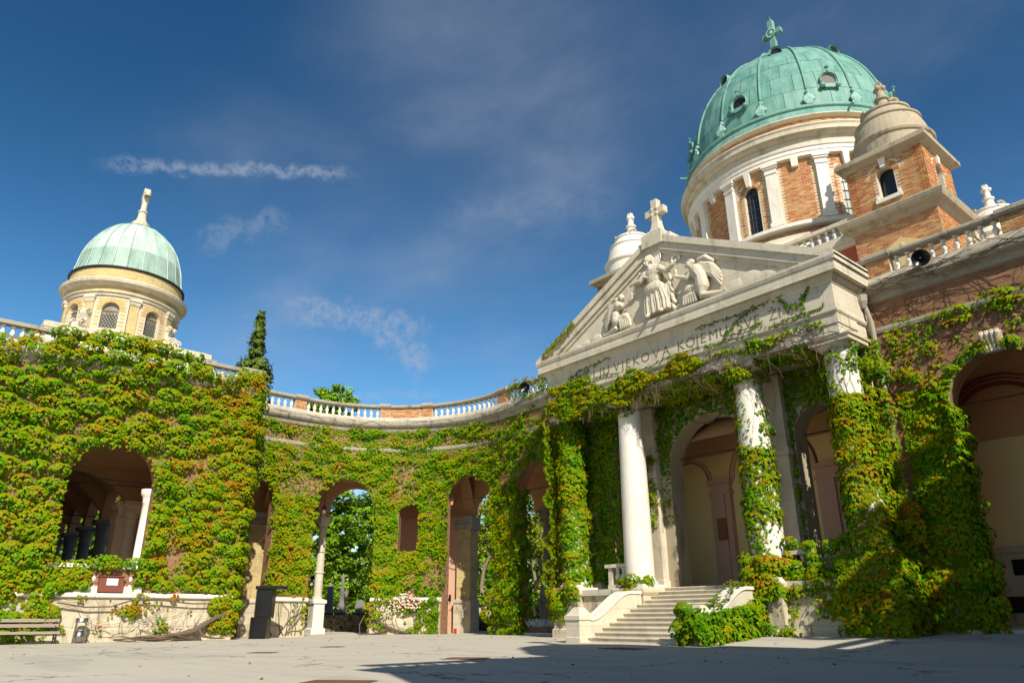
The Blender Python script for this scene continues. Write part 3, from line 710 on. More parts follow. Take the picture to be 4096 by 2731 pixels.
def pavilion(sx, label, detail):
    C = (sx * 25.0, -17.0); P_ = thing('corner_pavilion', label, 'pavilion', (*C, 0))
    X = lambda x: sx * x
    mf = lambda s, d, z: (X(19.70 + d), s, z); mr = lambda s, d, z: (X(30.35 - d), s, z)
    ma = lambda s, d, z: (X(s), -10.8 - d, z); mbk = lambda s, d, z: (X(s), -23.2 + d, z)
    front_op = [(-17.0, 1.95, 3.2, 6.8)]
    for mp_, ops, a, e in ((mf, front_op, -23.2, -10.8), (ma, [(24.3, 1.35, 0, 7.2)], 20.6, 30.35), (mbk, [(25, 1.9, 3.2, 6.8)], 20.6, 30.35)):
        b = MB(); arch_wall(b, mp_, a, e, 0, 11.75, ops, 0, .9); b.build('wall', B_WALL, P_)
    b = MB(); arch_wall(b, mr, -22.3, -11.7, 0, 11.75, [(-17, 3.35, 0, 6.0, 3.0)], 0, .9); b.build('rear_wall', P_ORA, P_)
    b = MB()
    for a, e in ((-23.2, -10.75),):
        sweep(b, mf, [a, (a + e) / 2, e], [(0, -.3), (-.22, -.3), (-.22, .5), (-.16, .55), (-.14, 1.80), (0, 1.8)])
    b.box(*sorted((X(19.6), X(20.6))), -10.95, -10.65, -.3, 1.8); b.build('plinth', STONE_C, P_)
    b = MB(); sweep(b, mf, [-23.25, -17, -10.62], [(0, 1.80), (-.2, 1.80), (-.27, 1.84), (-.29, 1.92), (-.25, 2.0), (-.15, 2.04), (.1, 2.04), (.1, 1.8)]); b.build('plinth_cap', STONE_W, P_)
    b = MB()
    v = [(X(x), y, z) for z, e in ((11.72, 0), (11.95, .14), (12.1, .30), (12.3, .34), (12.37, .30)) for x, y in ((19.7 - e, -23.2 - e), (30.35 + e, -23.2 - e), (30.35 + e, -10.8 + e), (19.7 - e, -10.8 + e))]
    b.add(v, [(4 * i + k, 4 * i + (k + 1) % 4, 4 * i + 4 + (k + 1) % 4, 4 * i + 4 + k) for i in range(4) for k in range(4)] + [(16, 17, 18, 19), (3, 2, 1, 0)]); b.build('cornice', STONE_D, P_)
    # inner ceiling vault
    b = MB(); vs = [(.9 + 8.8 * i / 14, 9.2 + .9 * math.sin(PI * i / 14)) for i in range(15)]
    sweep(b, lambda s, d, z: (X(19.7 + d), s, z), [-22.3, -11.7], vs, False); b.build('vault', P_ORA, P_)
    # parapet round the roof
    rail = MB(); base = MB()
    for a, e, f in ((-23.2, -10.9, mf),):
        sweep(base, f, [a, e], [(-.25, 12.37), (-.25, 12.6), (.1, 12.6), (.1, 12.37)]); sweep(rail, f, [a - .1, e + .1], [(-.33, 13.22), (-.35, 13.36), (-.3, 13.4), (.15, 13.4), (.15, 13.22)])
    for f in (ma, ):
        sweep(base, f, [19.6, 30.2], [(-.2, 12.37), (-.2, 12.6), (.15, 12.6), (.15, 12.37)]); sweep(rail, f, [19.45, 30.2], [(-.28, 13.22), (-.28, 13.4), (.2, 13.4), (.2, 13.22)])
    bo = base.build('balustrade', STONE, P_); rail.build('hand_rail', STONE_D, bo)
    pts = [(X(19.62), y, 12.6) for y in np.arange(-22.9, -20.6, .38)] + [(X(19.62), y, 12.6) for y in np.arange(-13.2, -11.8, .38)] + [(X(x), -10.78, 12.6) for x in np.arange(20.7, 29, .38)]
    balusters(BAL_W, pts, bo)
    for y0, y1 in ((-11.75, -10.7), (-14.3, -13.35), (-20.5, -19.6)):
        q = MB(); q.box(*sorted((X(19.40), X(19.98))), y0, y1, 12.6, 13.2); q.build('rail_pier', MORTAR, P_)
        q = MB(); q.box(*sorted((X(19.30), X(20.06))), y0 - .08, y1 + .08, 13.2, 13.46); q.build('pier_cap', STONE_D, P_)
        if detail: bricks(lambda s, d, z: (X(19.40 + d), s, z), y0, y1, 12.62, 13.19, P_, (BR_O, BR_A), 40, proud=.015)
    # attic and drum
    b = MB(); b.stack(*C, [(4.6, 12.3), (4.6, 13.2), (4.2, 13.4), (3.9, 14.0), (3.95, 14.05), (3.95, 14.3), (3.7, 14.42)]); b.build('attic', STONE, P_)
    r = 2.75; md = lambda s, d, z: (C[0] + (r - d) * math.cos(s / r), C[1] + (r - d) * math.sin(s / r), z)
    angs = [math.radians(-22.5 + 45 * k) for k in range(8)]
    ops = [((a % (2 * PI)) * r, .42, 15.05, 16.1) for a in angs]
    b = MB(); arch_wall(b, md, 0, 2 * PI * r, 14.3, 17.1, ops, 0, .4, .25); dr = b.build('drum', MORTAR if detail else B_YEL, P_)
    if detail:
        sk = lambda s, z: any(abs(s - o[0]) < .44 and o[2] - .1 < z < o[3] + (math.sqrt(max(0, .44 ** 2 - (s - o[0]) ** 2))) for o in ops) or any(abs(s - (k * PI / 4) * r) < .26 for k in range(9))
        vis = [k for k in range(8) if True]
        for k in range(8):      # bays that can face the forecourt
            a0, a1 = k * PI / 4 * r, (k + 1) * PI / 4 * r
            if k in (2, 3, 4): continue
            bricks(md, a0 + .24, a1 - .24, 14.5, 16.75, P_, (BY_O, BY_A), 30 if k in (0, 7) else 0, sk, .24, .10, .01)
        windows_ring(P_, *C, r, [a for k, a in enumerate(angs) if k in (0, 1, 6, 7)], .42, 15.05, 16.1, GLASS_L, 'diamond', WINWOOD)
        for k in (0, 1, 6, 7):
            voussoirs(md, ops[k][0], .43, .66, 16.1, P_, BY_A, 15)
        for k in range(8):
            q = MB(); s = k * PI / 4 * r; q.add([md(s + e, d, z) for z in (14.5, 16.75) for e, d in ((-.22, -.07), (.22, -.07), (.22, .1), (-.22, .1))], ((0, 1, 5, 4), (1, 2, 6, 5), (3, 0, 4, 7), (4, 5, 6, 7)), [((0, 0), (.44, 0), (.44, 2.2), (0, 2.2))] * 4)
            q.build('drum_pilaster', B_YEL, P_)
        for k in (0, 1, 2, 6, 7):
            s = k * PI / 4 * r; q = MB()
            for w, z0, z1, pr in ((.24, 16.5, 16.56, .11), (.25, 16.56, 16.70, .14), (.29, 16.70, 16.86, .2)):
                q.add([md(s + e, d, z) for z in (z0, z1) for e, d in ((-w, -pr), (w, -pr), (w, .1), (-w, .1))], ((0, 1, 5, 4), (1, 2, 6, 5), (3, 0, 4, 7), (4, 5, 6, 7), (3, 2, 1, 0)))
            q.build('pilaster_capital', STONE, P_)
    b = MB(); b.lathe(*C, [(3.35, 14.25), (3.35, 14.36), (3.1, 14.5), (2.8, 14.52)], 64, cap=False); b.build('drum_base', STONE, P_)
    b = MB(); b.lathe(*C, [(2.76, 16.84), (2.84, 16.88), (2.86, 17.0), (2.95, 17.04), (2.95, 17.10), (2.80, 17.12)], 64, cap=False); b.build('lower_moulding', STONE, P_)
    b = MB(); b.lathe(*C, [(2.8, 17.1), (2.8, 17.42)], 64, cap=False, uvr=2.8); b.lathe(*C, [(2.86, 17.78), (2.86, 18.5)], 64, cap=False, uvr=2.86); b.build('brick_band', B_YEL, P_)
    b = MB(); b.lathe(*C, [(2.8, 17.40), (2.95, 17.44), (3.05, 17.52), (3.2, 17.56), (3.25, 17.70), (3.18, 17.78), (2.86, 17.84)], 64, cap=False); b.build('drum_cornice', STONE, P_)
    b = MB(); b.lathe(*C, [(2.86, 18.46), (2.98, 18.5), (2.98, 18.56), (2.8, 18.6)], 64, cap=False); b.build('gutter', IRON if detail else STONE_D, P_)
    # dome of copper sheets with standing seams
    prof = [(2.83, 18.56), (2.74, 18.75)] + [(2.70 * math.cos(t_), 18.8 + 3.6 * math.sin(t_)) for t_ in np.linspace(.05, 1.50, 12)]
    b = MB(); b.lathe(*C, [(x - .03, z - .02) for x, z in prof] + [(.1, 22.35)], 48, cap=False); dm = b.build('dome', COPPER_P, P_, True)
    if detail:
        rows = [(0, .30), (.30, .62), (.62, 1.02), (1.02, 1.45)]; N = 24
        pr = lambda t_: (2.70 * math.cos(t_), 18.8 + 3.6 * math.sin(t_)) if t_ > .02 else (2.82, 18.58)
        for ri, (t0, t1) in enumerate(rows):
            sh = MB(); w = 2 * PI / N; cm = COPPER_M if ri == 0 else COPPER_P
            tl = np.linspace(t0, t1, 5); al = np.linspace(.012, w - .012, 3)
            v = [((pr(t_)[0] + .015) * math.cos(a), (pr(t_)[0] + .015) * math.sin(a), pr(t_)[1] + .01) for t_ in tl for a in al]
            sh.add(v, [(i * 3 + k, i * 3 + k + 1, i * 3 + k + 4, i * 3 + k + 3) for i in range(4) for k in range(2)])
            me = sh.mesh('copper_sheet', cm, True)
            for k in range(N):
                a = k * w
                if math.cos(a + w / 2 + math.radians(10)) < -.35: continue
                o = link('copper_sheet', me, dm); o.location = (C[0], C[1], rnd.uniform(-.004, .004)); o.rotation_euler = (0, 0, a)
        for k in range(N):
            a = k * 2 * PI / N
            if math.cos(a + math.radians(10)) < -.35: continue
            q = MB(); q.tube([(C[0] + (pr(t_)[0] + .03) * math.cos(a), C[1] + (pr(t_)[0] + .03) * math.sin(a), pr(t_)[1] + .02) for t_ in np.linspace(0, 1.45, 14)], .028 if k % 2 == 0 else .016, 5); q.build('standing_seam', COPPER_P, dm)
        q = MB()
        a = math.radians(-38)
        p0 = Vector((C[0] + 1.0 * math.cos(a), C[1] + 1.0 * math.sin(a), 21.95)); q.ball(p0, (.12, .12, .17), 8); q.build('vent_hood', COPPER_D, dm)
    b = MB(); b.lathe(*C, [(.34, 22.2), (.34, 22.42), (.46, 22.5), (.50, 22.66), (.42, 22.74), (.30, 22.8), (.27, 23.0), (.24, 23.05), (.21, 23.4), (.27, 23.44), (.27, 23.5), (.17, 23.6), (.15, 24.0), (.16, 24.15)], 12); fin = b.build('finial', STONE, P_)
    b = MB(); b.box(C[0] - .16, C[0] + .16, C[1] - .13, C[1] + .13, 24.1, 25.1); b.box(C[0] - .15, C[0] + .15, C[1] - .36, C[1] + .36, 24.45, 24.74)
    if detail: b = MB(); b.box(C[0] - .13, C[0] + .13, C[1] - .16, C[1] + .16, 24.1, 25.05); b.box(C[0] - .40, C[0] + .40, C[1] - .15, C[1] + .15, 24.45, 24.75); b.lathe(C[0] + .4, C[1], [(.15, 24.45), (.17, 24.6), (.15, 24.75)], 10)
    b.build('stone_cross', STONE, fin)
    if detail:
        for k in range(8):
            if k not in (0, 1, 7, 6): continue
        for a in (math.radians(-45), math.radians(45)):
            d = Vector((math.cos(a), math.sin(a), 0)); n_ = Vector((-math.sin(a), math.cos(a), 0)); O = Vector((*C, 0))
            q = MB(); prof_ = []
            for i in range(25):
                u = i / 24; prof_.append((2.72 + .25 + .55 * (1 - u) ** 1.6 + .12 * math.sin(u * 9), 14.75 + 1.25 * u))
            poly = [(2.6, 14.7)] + prof_ + [(2.6, 16.0)]
            q.prism(poly, lambda r_, z, w: O + d * r_ + n_ * w + Vector((0, 0, z)), -.2, .2)
            for r_, z, rr in ((3.30, 15.02, .30), (3.02, 15.85, .16)):
                c0 = O + d * r_ + Vector((0, 0, z)); sp = [c0 + d * (rr * (1 - .8 * j / 26)) * math.cos(j * .45) + Vector((0, 0, (rr * (1 - .8 * j / 26)) * math.sin(j * .45))) for j in range(27)]
                for w in (-.22, .22): q.tube([s_ + n_ * w for s_ in sp], .05, 5)
            q.build('scroll_bracket', STONE, P_)
            q = MB(); c0 = O + d * 3.35; q.stack(c0.x, c0.y, [(.55, 14.25), (.55, 14.45), (.45, 14.5), (.42, 14.72), (.3, 14.78)]); q.build('bracket_block', STONE, P_)
    return P_
pavL = pavilion(-1, 'ivy covered corner pavilion with pale green dome on yellow brick drum', True)
pavR = pavilion(1, 'corner pavilion beside the camera whose shadow falls on the forecourt', False)
# sunlit column in the arch, pilasters inside, parapet sill
b = MB(); b.lathe(-21.0, -15.0, [(.30, 2.0), (.30, 3.4), (.34, 3.42), (.34, 3.52), (.27, 3.56), (.23, 6.2), (.27, 6.25), (.24, 6.3), (.3, 6.5), (.38, 6.6), (.38, 6.85)], 18); b.build('jamb_column', STONE_W, pavL, True)
b = MB(); b.lathe(-29.5, -13.6, [(.40, 0), (.40, 2.2), (.36, 2.3), (.32, 6.2), (.38, 6.3), (.33, 6.4), (.45, 6.7)], 20); b.stack(-29.5, -13.6, [(.45, 6.7), (.5, 7.0), (.62, 7.1), (.62, 7.35)]); b.build('inner_column', COL_P, pavL)
b = MB(); b.stack(-30.6, -13.7, [(.6, 0), (.6, 6.2), (.68, 6.3), (.68, 6.5), (.6, 6.6), (.6, 7.0), (.75, 7.2), (.75, 7.4)]); b.build('inner_pilaster', COL_P, pavL)
b = MB(); b.box(-30.3, -29.9, -13.0, -10.9, 0, 9); b.build('inner_screen', P_ORA, pavL)
for s in (-18.6, -15.6):
    b = MB(); b.tube([(-21 - 8 * abs(s + 15.6) * .1, -18.9, 7.2 + .0), (-22, -11.8, 7.2)], .025); b.build('tie_rod', IRON, pavL)
# low parapet in the arch
b = MB(); b.box(-19.95, -19.6, -19.0, -15.0, 2.04, 2.3); b.box(-20.0, -19.55, -19.0, -15.0, 3.05, 3.22); pp = b.build('arch_parapet', STONE_W, pavL)
balusters(baluster_me(.75, STONE_W), [(-19.78, y, 2.3) for y in np.arange(-18.8, -15, .3)], pp)

# long gallery running off behind the pavilion
gal = thing('long_gallery', 'dark colonnaded gallery running away behind the left pavilion', 'arcade', (-45, -16, 0))
GX = [-36.5, -41.3, -46.4, -52.0, -57.5]
for x in GX:
    b = MB(); b.lathe(x, -13.6, [(.48, 0), (.48, 2.1), (.40, 2.2), (.35, 5.7), (.40, 5.75), (.36, 5.82), (.36, 6.3), (.42, 6.45), (.46, 6.7)], 18); b.stack(x, -13.6, [(.5, 6.7), (.6, 6.8), (.6, 7.0)]); b.build('column', DARKCOL, gal)
b = MB(); mg = lambda s, d, z: (-s, -13.9 + d, z)
arch_wall(b, mg, 30.4, 60, 7.0, 11.8, [((p + q) / -2, abs(q - p) / 2 - .4, 6.9, 7.1) for p, q in zip([-30.9] + GX[:-1], GX)], 0, .6); b.build('arch_wall', P_ORA, gal)
b = MB(); b.box(-60, -30.4, -20.6, -20.2, 0, 11.8); b.box(-60.4, -60, -20.6, -13.3, 0, 11.8); b.build('back_wall', P_ORA, gal)
b = MB(); vs = [(-20.3 + 6.5 * i / 10, 8.6 + 1.6 * math.sin(PI * i / 10)) for i in range(11)]
b.add([(x, y, z) for x in (-30.2, -60) for y, z in vs], [(i, i + 1, i + 12, i + 11) for i in range(10)])
b.box(-60, -30.3, -20.6, -13.2, 11.8, 12.2); b.build('vault', P_ORA, gal)
for x in GX[:3]:
    b = MB(); b.tube([(x, -20.2, 7.2), (x, -13.6, 7.2)], .03); b.build('tie_rod', IRON, gal)
    b = MB(); prof = [(-20.2 + 6.5 * i / 12, 7.3 + 2.4 * math.sin(PI * i / 12)) for i in range(13)]
    for (y0, z0), (y1, z1) in zip(prof[:-1], prof[1:]): b.add([(x + e, y, z) for e, y, z in ((-.3, y0, z0), (.3, y0, z0), (.3, y1, z1), (-.3, y1, z1), (-.3, y0, 10), (.3, y0, 10), (.3, y1, 10), (-.3, y1, 10))], ((0, 1, 2, 3), (0, 4, 7, 3), (1, 5, 6, 2)))
    b.build('vault_rib', P_ORA, gal)

# ------------------------------------------------------------------ portico
por = thing('portico', 'white stone temple front with relief pediment, four columns and broad steps', 'portico', (0, -1, 0))
FW_OPS = [(0, 2.2, 2.0, 6.9), (-4.95, 1.08, 2.9, 7.4), (4.95, 1.08, 2.9, 7.4)]
mpf = lambda s, d, z: (s, 1.5 + d, z)
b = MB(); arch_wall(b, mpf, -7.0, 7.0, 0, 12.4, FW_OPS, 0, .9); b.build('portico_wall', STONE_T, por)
b = MB(); b.prism([(-7.05, -.35), (-2.36, -.35), (-2.36, .95), (2.36, .95), (2.36, -.35), (7.05, -.35), (7.05, 7.2), (-7.05, 7.2)], lambda x, y, z: (x, y, z), -.3, 2.03); b.build('podium', STONE_C, por)
for sx in (-1, 1):
    b = MB(); b.box(*sorted((sx * 3.83, sx * 6.0)), -.48, -.36, 1.80, 2.04); b.build('podium_band', STONE, por)
# steps: thirteen treads with a rounded nosing
for i in range(13):
    y = -4.35 + .405 * i; z = .07 + .165 * i
    b = MB(); prof = [(y + .03, z - .26), (y + .03, z - .05), (y - .005, z - .045), (y - .02, z - .025), (y - .005, z - .004), (y + .02, z), (y + .62, z), (y + .62, z - .26)]
    x1 = 2.35 if i else 2.6
    b.prism(prof, lambda p, q, d: (d, p, q), -x1, x1); b.build('step', STONE, por)
# cheek walls sweeping down to low posts
for sx in (-1, 1):
    pts = []
    for i in range(21):
        u = i / 20; y = -3.75 + 2.95 * u; z = .80 + .98 * (lambda w: w * w * (3 - 2 * w))(min(1, u / .78)); pts.append((y, z))
    b = MB(); b.prism([(-3.75, -.3)] + pts + [(-.8, -.3)], lambda p, q, d: (d, p, q), sx * 2.36, sx * 2.86); ck = b.build('cheek_wall', STONE, por)
    b = MB(); b.prism([(p, q) for p, q in pts] + [(p, q + .11) for p, q in reversed(pts)], lambda p, q, d: (d, p, q), sx * 2.31, sx * 2.92); b.build('coping', STONE_W, ck)
    b = MB(); c = (sx * 2.71, -4.0); b.stack(*c, [(.37, -.3), (.37, .22), (.345, .25), (.345, .80), (.39, .83), (.39, .97), (.33, 1.0), (.24, 1.12), (.17, 1.24), (.12, 1.27)]); b.build('newel_post', STONE, por)
# pedestals and columns
for x in (-6.8, -3.03, 3.03, 6.8):
    b = MB(); b.stack(x, 0, [(.80, -.3), (.80, .42), (.74, .48), (.74, 1.72), (.78, 1.76), (.84, 1.84), (.84, 1.98), (.78, 2.05)]); pd = b.build('pedestal', STONE_C, por)
    b = MB(); b.stack(x, 0, [(.74, 2.05), (.74, 2.17)]); b.lathe(x, 0, [(.72, 2.17), (.75, 2.22), (.72, 2.28), (.64, 2.31), (.66, 2.36), (.615, 2.41)], 40); b.build('column_base', STONE_W, por, False)
    b = MB(); b.lathe(x, 0, [(.615 - .085 * (k / 14) ** 1.5, 2.41 + 7.0 * k / 14) for k in range(15)] + [(.56, 9.44), (.56, 9.5), (.53, 9.53), (.53, 9.68)], 40, cap=False); b.build('column_shaft', STONE_W, por, True)
    b = MB(); b.lathe(x, 0, [(.53, 9.66), (.6, 9.72), (.7, 9.84), (.72, 9.88)], 40); b.stack(x, 0, [(.74, 9.88), (.74, 10.0), (.80, 10.04), (.80, 10.1)]); b.build('capital', STONE, por)
# podium balustrades
for sx in (-1, 1):
    b = MB(); b.box(*sorted((sx * 3.7, sx * 4.75)), -.12, .25, 2.04, 2.22); b.box(*sorted((sx * 3.66, sx * 4.85)), -.18, .31, 2.92, 3.06); b.box(*sorted((sx * 4.5, sx * 4.72)), -.1, .23, 2.22, 2.92); o = b.build('stair_balustrade', STONE, por)
    balusters(baluster_me(.70, STONE_W, 1.1), [(sx * 4.3, .06, 2.22), (sx * 3.98, .06, 2.22)], o)
# pilasters on the wall behind the columns
for x in (-3.2, 3.2, -6.75, 6.75):
    b = MB(); w = .50 if abs(x) < 4 else .42
    b.box(x - w, x + w, 1.12, 1.5, 2.35, 9.9); b.box(x - w - .06, x + w + .06, 1.06, 1.5, 2.03, 2.35); b.box(x - w - .08, x + w + .08, 1.04, 1.5, 6.7, 6.95); b.build('wall_pilaster', STONE, por)
# entablature
b = MB(); b.box(-7.3, 7.3, -.82, .6, 10.1, 10.48); b.box(-7.34, 7.34, -.86, .6, 10.485, 10.84); b.box(-7.3, -6.2, .6, 1.5, 10.1, 10.8); b.box(6.2, 7.3, .6, 1.5, 10.1, 10.8); b.build('architrave', STONE, por)
def ring_sweep(prof, name, mat, parent, back=1.6):
    """three-sided moulding: profile (projection, z) round the front and both returns"""
    q = MB(); n = len(prof); v = []
    for e, z in prof: v += [(-7.2 - e, back, z), (-7.2 - e, -.75 - e, z), (7.2 + e, -.75 - e, z), (7.2 + e, back, z)]
    q.add(v, [(4 * i + k, 4 * i + k + 1, 4 * i + 5 + k, 4 * i + 4 + k) for i in range(n - 1) for k in range(3)] + [(0, 1, 2, 3), tuple(4 * (n - 1) + k for k in (3, 2, 1, 0))])
    return q.build(name, mat, parent)
ring_sweep([(.05, 10.80), (.16, 10.86), (.20, 10.92), (.20, 11.0), (.14, 11.02)], 'architrave_moulding', STONE, por)
fr = MB(); fr.box(-7.35, 7.35, -.90, 1.5, 11.0, 11.95); frieze = fr.build('frieze', STONE, por)
ring_sweep([(.12, 11.93), (.18, 11.97), (.22, 12.10), (.34, 12.20), (.34, 12.26), (.52, 12.27), (.52, 12.62), (.56, 12.66), (.60, 12.78), (.60, 12.88), (.52, 12.92)], 'cornice', STONE, por)
b = MB(); v = []
FY = -1.33
b.prism([(-6.9, 12.9), (6.9, 12.9), (0, 12.9 + 6.9 * .508)], lambda x, z, d: (x, d, z), -1.05, 1.4); tymp = b.build('tympanum', STONE, por)
for sx in (-1, 1):
    P = lambda x: 12.94 + .508 * (7.8 - x)
    b = MB()
    for (y0, lo, hi) in ((FY, .02, -.30), (FY + .10, -.30, -.66), (FY + .20, -.66, -.86)):
        b.prism([(sx * (7.8 if hi > -.4 else 7.2), P(7.8 if hi > -.4 else 7.2) + lo), (0, P(0) + lo), (0, P(0) + hi), (sx * (7.8 if hi > -.4 else 7.2), P(7.8 if hi > -.4 else 7.2) + hi)], lambda x, z, d: (x, d, z), y0, 1.7)
    b.build('raking_cornice', STONE, por)
b = MB(); b.prism([(-7.8, 12.96), (7.8, 12.96), (0, 16.90)], lambda x, z, d: (x, d, z), 1.6, 6.0); b.build('roof', STONE_D, por)
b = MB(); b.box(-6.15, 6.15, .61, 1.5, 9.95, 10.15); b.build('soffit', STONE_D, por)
# acroterion cross
b = MB(); b.stack(0, -.85, [(.55, 16.3), (.55, 16.95), (.38, 17.0), (.36, 17.15)]); b.box(-.9, .9, -1.2, -.4, 16.0, 16.72); bs = b.build('cross_plinth', STONE, por)
b = MB(); b.stack(0, -.85, [(.30, 17.15), (.22, 17.3), (.17, 17.6), (.155, 18.1), (.16, 18.8)]); b.box(-.52, .52, -1.0, -.7, 18.02, 18.34)
for a in range(4):
    q = a * PI / 2 + PI / 4; b.ball((.2 * math.cos(q), -1.0, 18.18 + .2 * math.sin(q)), (.09, .06, .09), 8)
b.build('stone_cross', STONE, bs)

# vestibule behind the arches
b = MB(); b.box(-7, 7, 6.2, 6.5, 2.0, 10); b.box(-7.2, -7, 2.4, 6.5, 2, 10); b.box(7, 7.2, 2.4, 6.5, 2, 10); b.build('vestibule_wall', P_YEL, por)
b = MB(); vs = [(2.4 + 3.9 * i / 12, 8.3 + 1.5 * math.sin(PI * i / 12)) for i in range(13)]
b.add([(x, y, z) for x in (-7, 7) for y, z in vs], [(i, i + 1, i + 14, i + 13) for i in range(12)]); b.build('vestibule_vault', P_ORA, por)
for x in (-2.75, 2.75, -6.4, 6.4):
    b = MB(); b.box(x - .55, x + .55, 5.9, 6.2, 2.03, 7.0); b.box(x - .62, x + .62, 5.82, 6.2, 6.45, 6.6); b.box(x - .64, x + .64, 5.8, 6.2, 6.95, 7.15); b.box(x - .28, x + .28, 5.8, 5.9, 2.03, 6.45); b.build('vestibule_pilaster', P_PINK, por)
mv = lambda s, d, z: (s, 6.2 - d, z)
for c, r in ((-4.57, 1.3), (4.57, 1.3), (0, 2.2)):
    b = MB(); arch_band(b, mv, c, r - .2, r, 7.1, 0, .10); b.build('painted_arch', P_PINK, por)
b = MB(); arch_band(b, mv, -4.57, 1.13, 1.17, 7.1, .1, .12); arch_band(b, mv, 4.57, 1.13, 1.17, 7.1, .1, .12); arch_band(b, mv, 0, 2.22, 2.26, 7.1, .0, .07); b.build('painted_line', P_RED, por)
b = MB(); b.box(-2.95, -2.45, 5.74, 5.8, 4.3, 5.3); b.build('bronze_plaque', material('bronze_plaque', mottled((.30, .13, .05), .2), .6), por)
for x0, x1 in ((-2.2, 2.2), (-6, -3.9), (3.9, 6)):
    b = MB(); b.tube([(x0, 2.2, 7.55), (x1, 2.2, 7.55)], .03); b.build('tie_rod', IRON, por)
b = MB(); b.box(-1.3, 1.3, 6.05, 6.2, 2.03, 6.0); b.build('inner_door', material('dark_door_wood', wood_fn((.07, .035, .02), (.10, .05, .03)), .6), por)

# incised inscription
LETTERS = []
def letter(ch, x, z, h=.42):
    cu = bpy.data.curves.new('letter', 'FONT'); cu.body = ch; cu.size = h / .69; cu.extrude = .004; cu.align_x = 'CENTER'; cu.offset = -.003; cu.materials.append(LETTER)
    o = bpy.data.objects.new('letter', cu); COL.objects.link(o); o.location = (x, -.906, z); o.rotation_euler = (PI / 2, 0, 0); LETTERS.append(o)
for word, x0, x1 in (('KRALJU', -5.75, -3.5), ('VJEKOVA', -2.86, -.06), ('KOJEMU', .72, 2.82), ('SVE', 3.55, 4.30), ('\u017dIVI', 4.98, 5.92)):
    n = len(word); w = [.3 if c in 'IJ' else (1.15 if c in 'MOV' else .9) for c in word]; tot = sum(w) - (w[0] + w[-1]) / 2; acc = 0
    for i, c in enumerate(word):
        letter(c, x0 + (x1 - x0) * (acc / tot), 11.28); acc += (w[i] + w[i + 1]) / 2 if i < n - 1 else 0

bpy.context.view_layer.update(); dg = bpy.context.evaluated_depsgraph_get()
for o in LETTERS:
    me = bpy.data.meshes.new_from_object(o.evaluated_get(dg)); me.name = 'letter'; n = link('letter', me, frieze); n.location = o.location; n.rotation_euler = o.rotation_euler
    cu = o.data; bpy.data.objects.remove(o); bpy.data.curves.remove(cu)

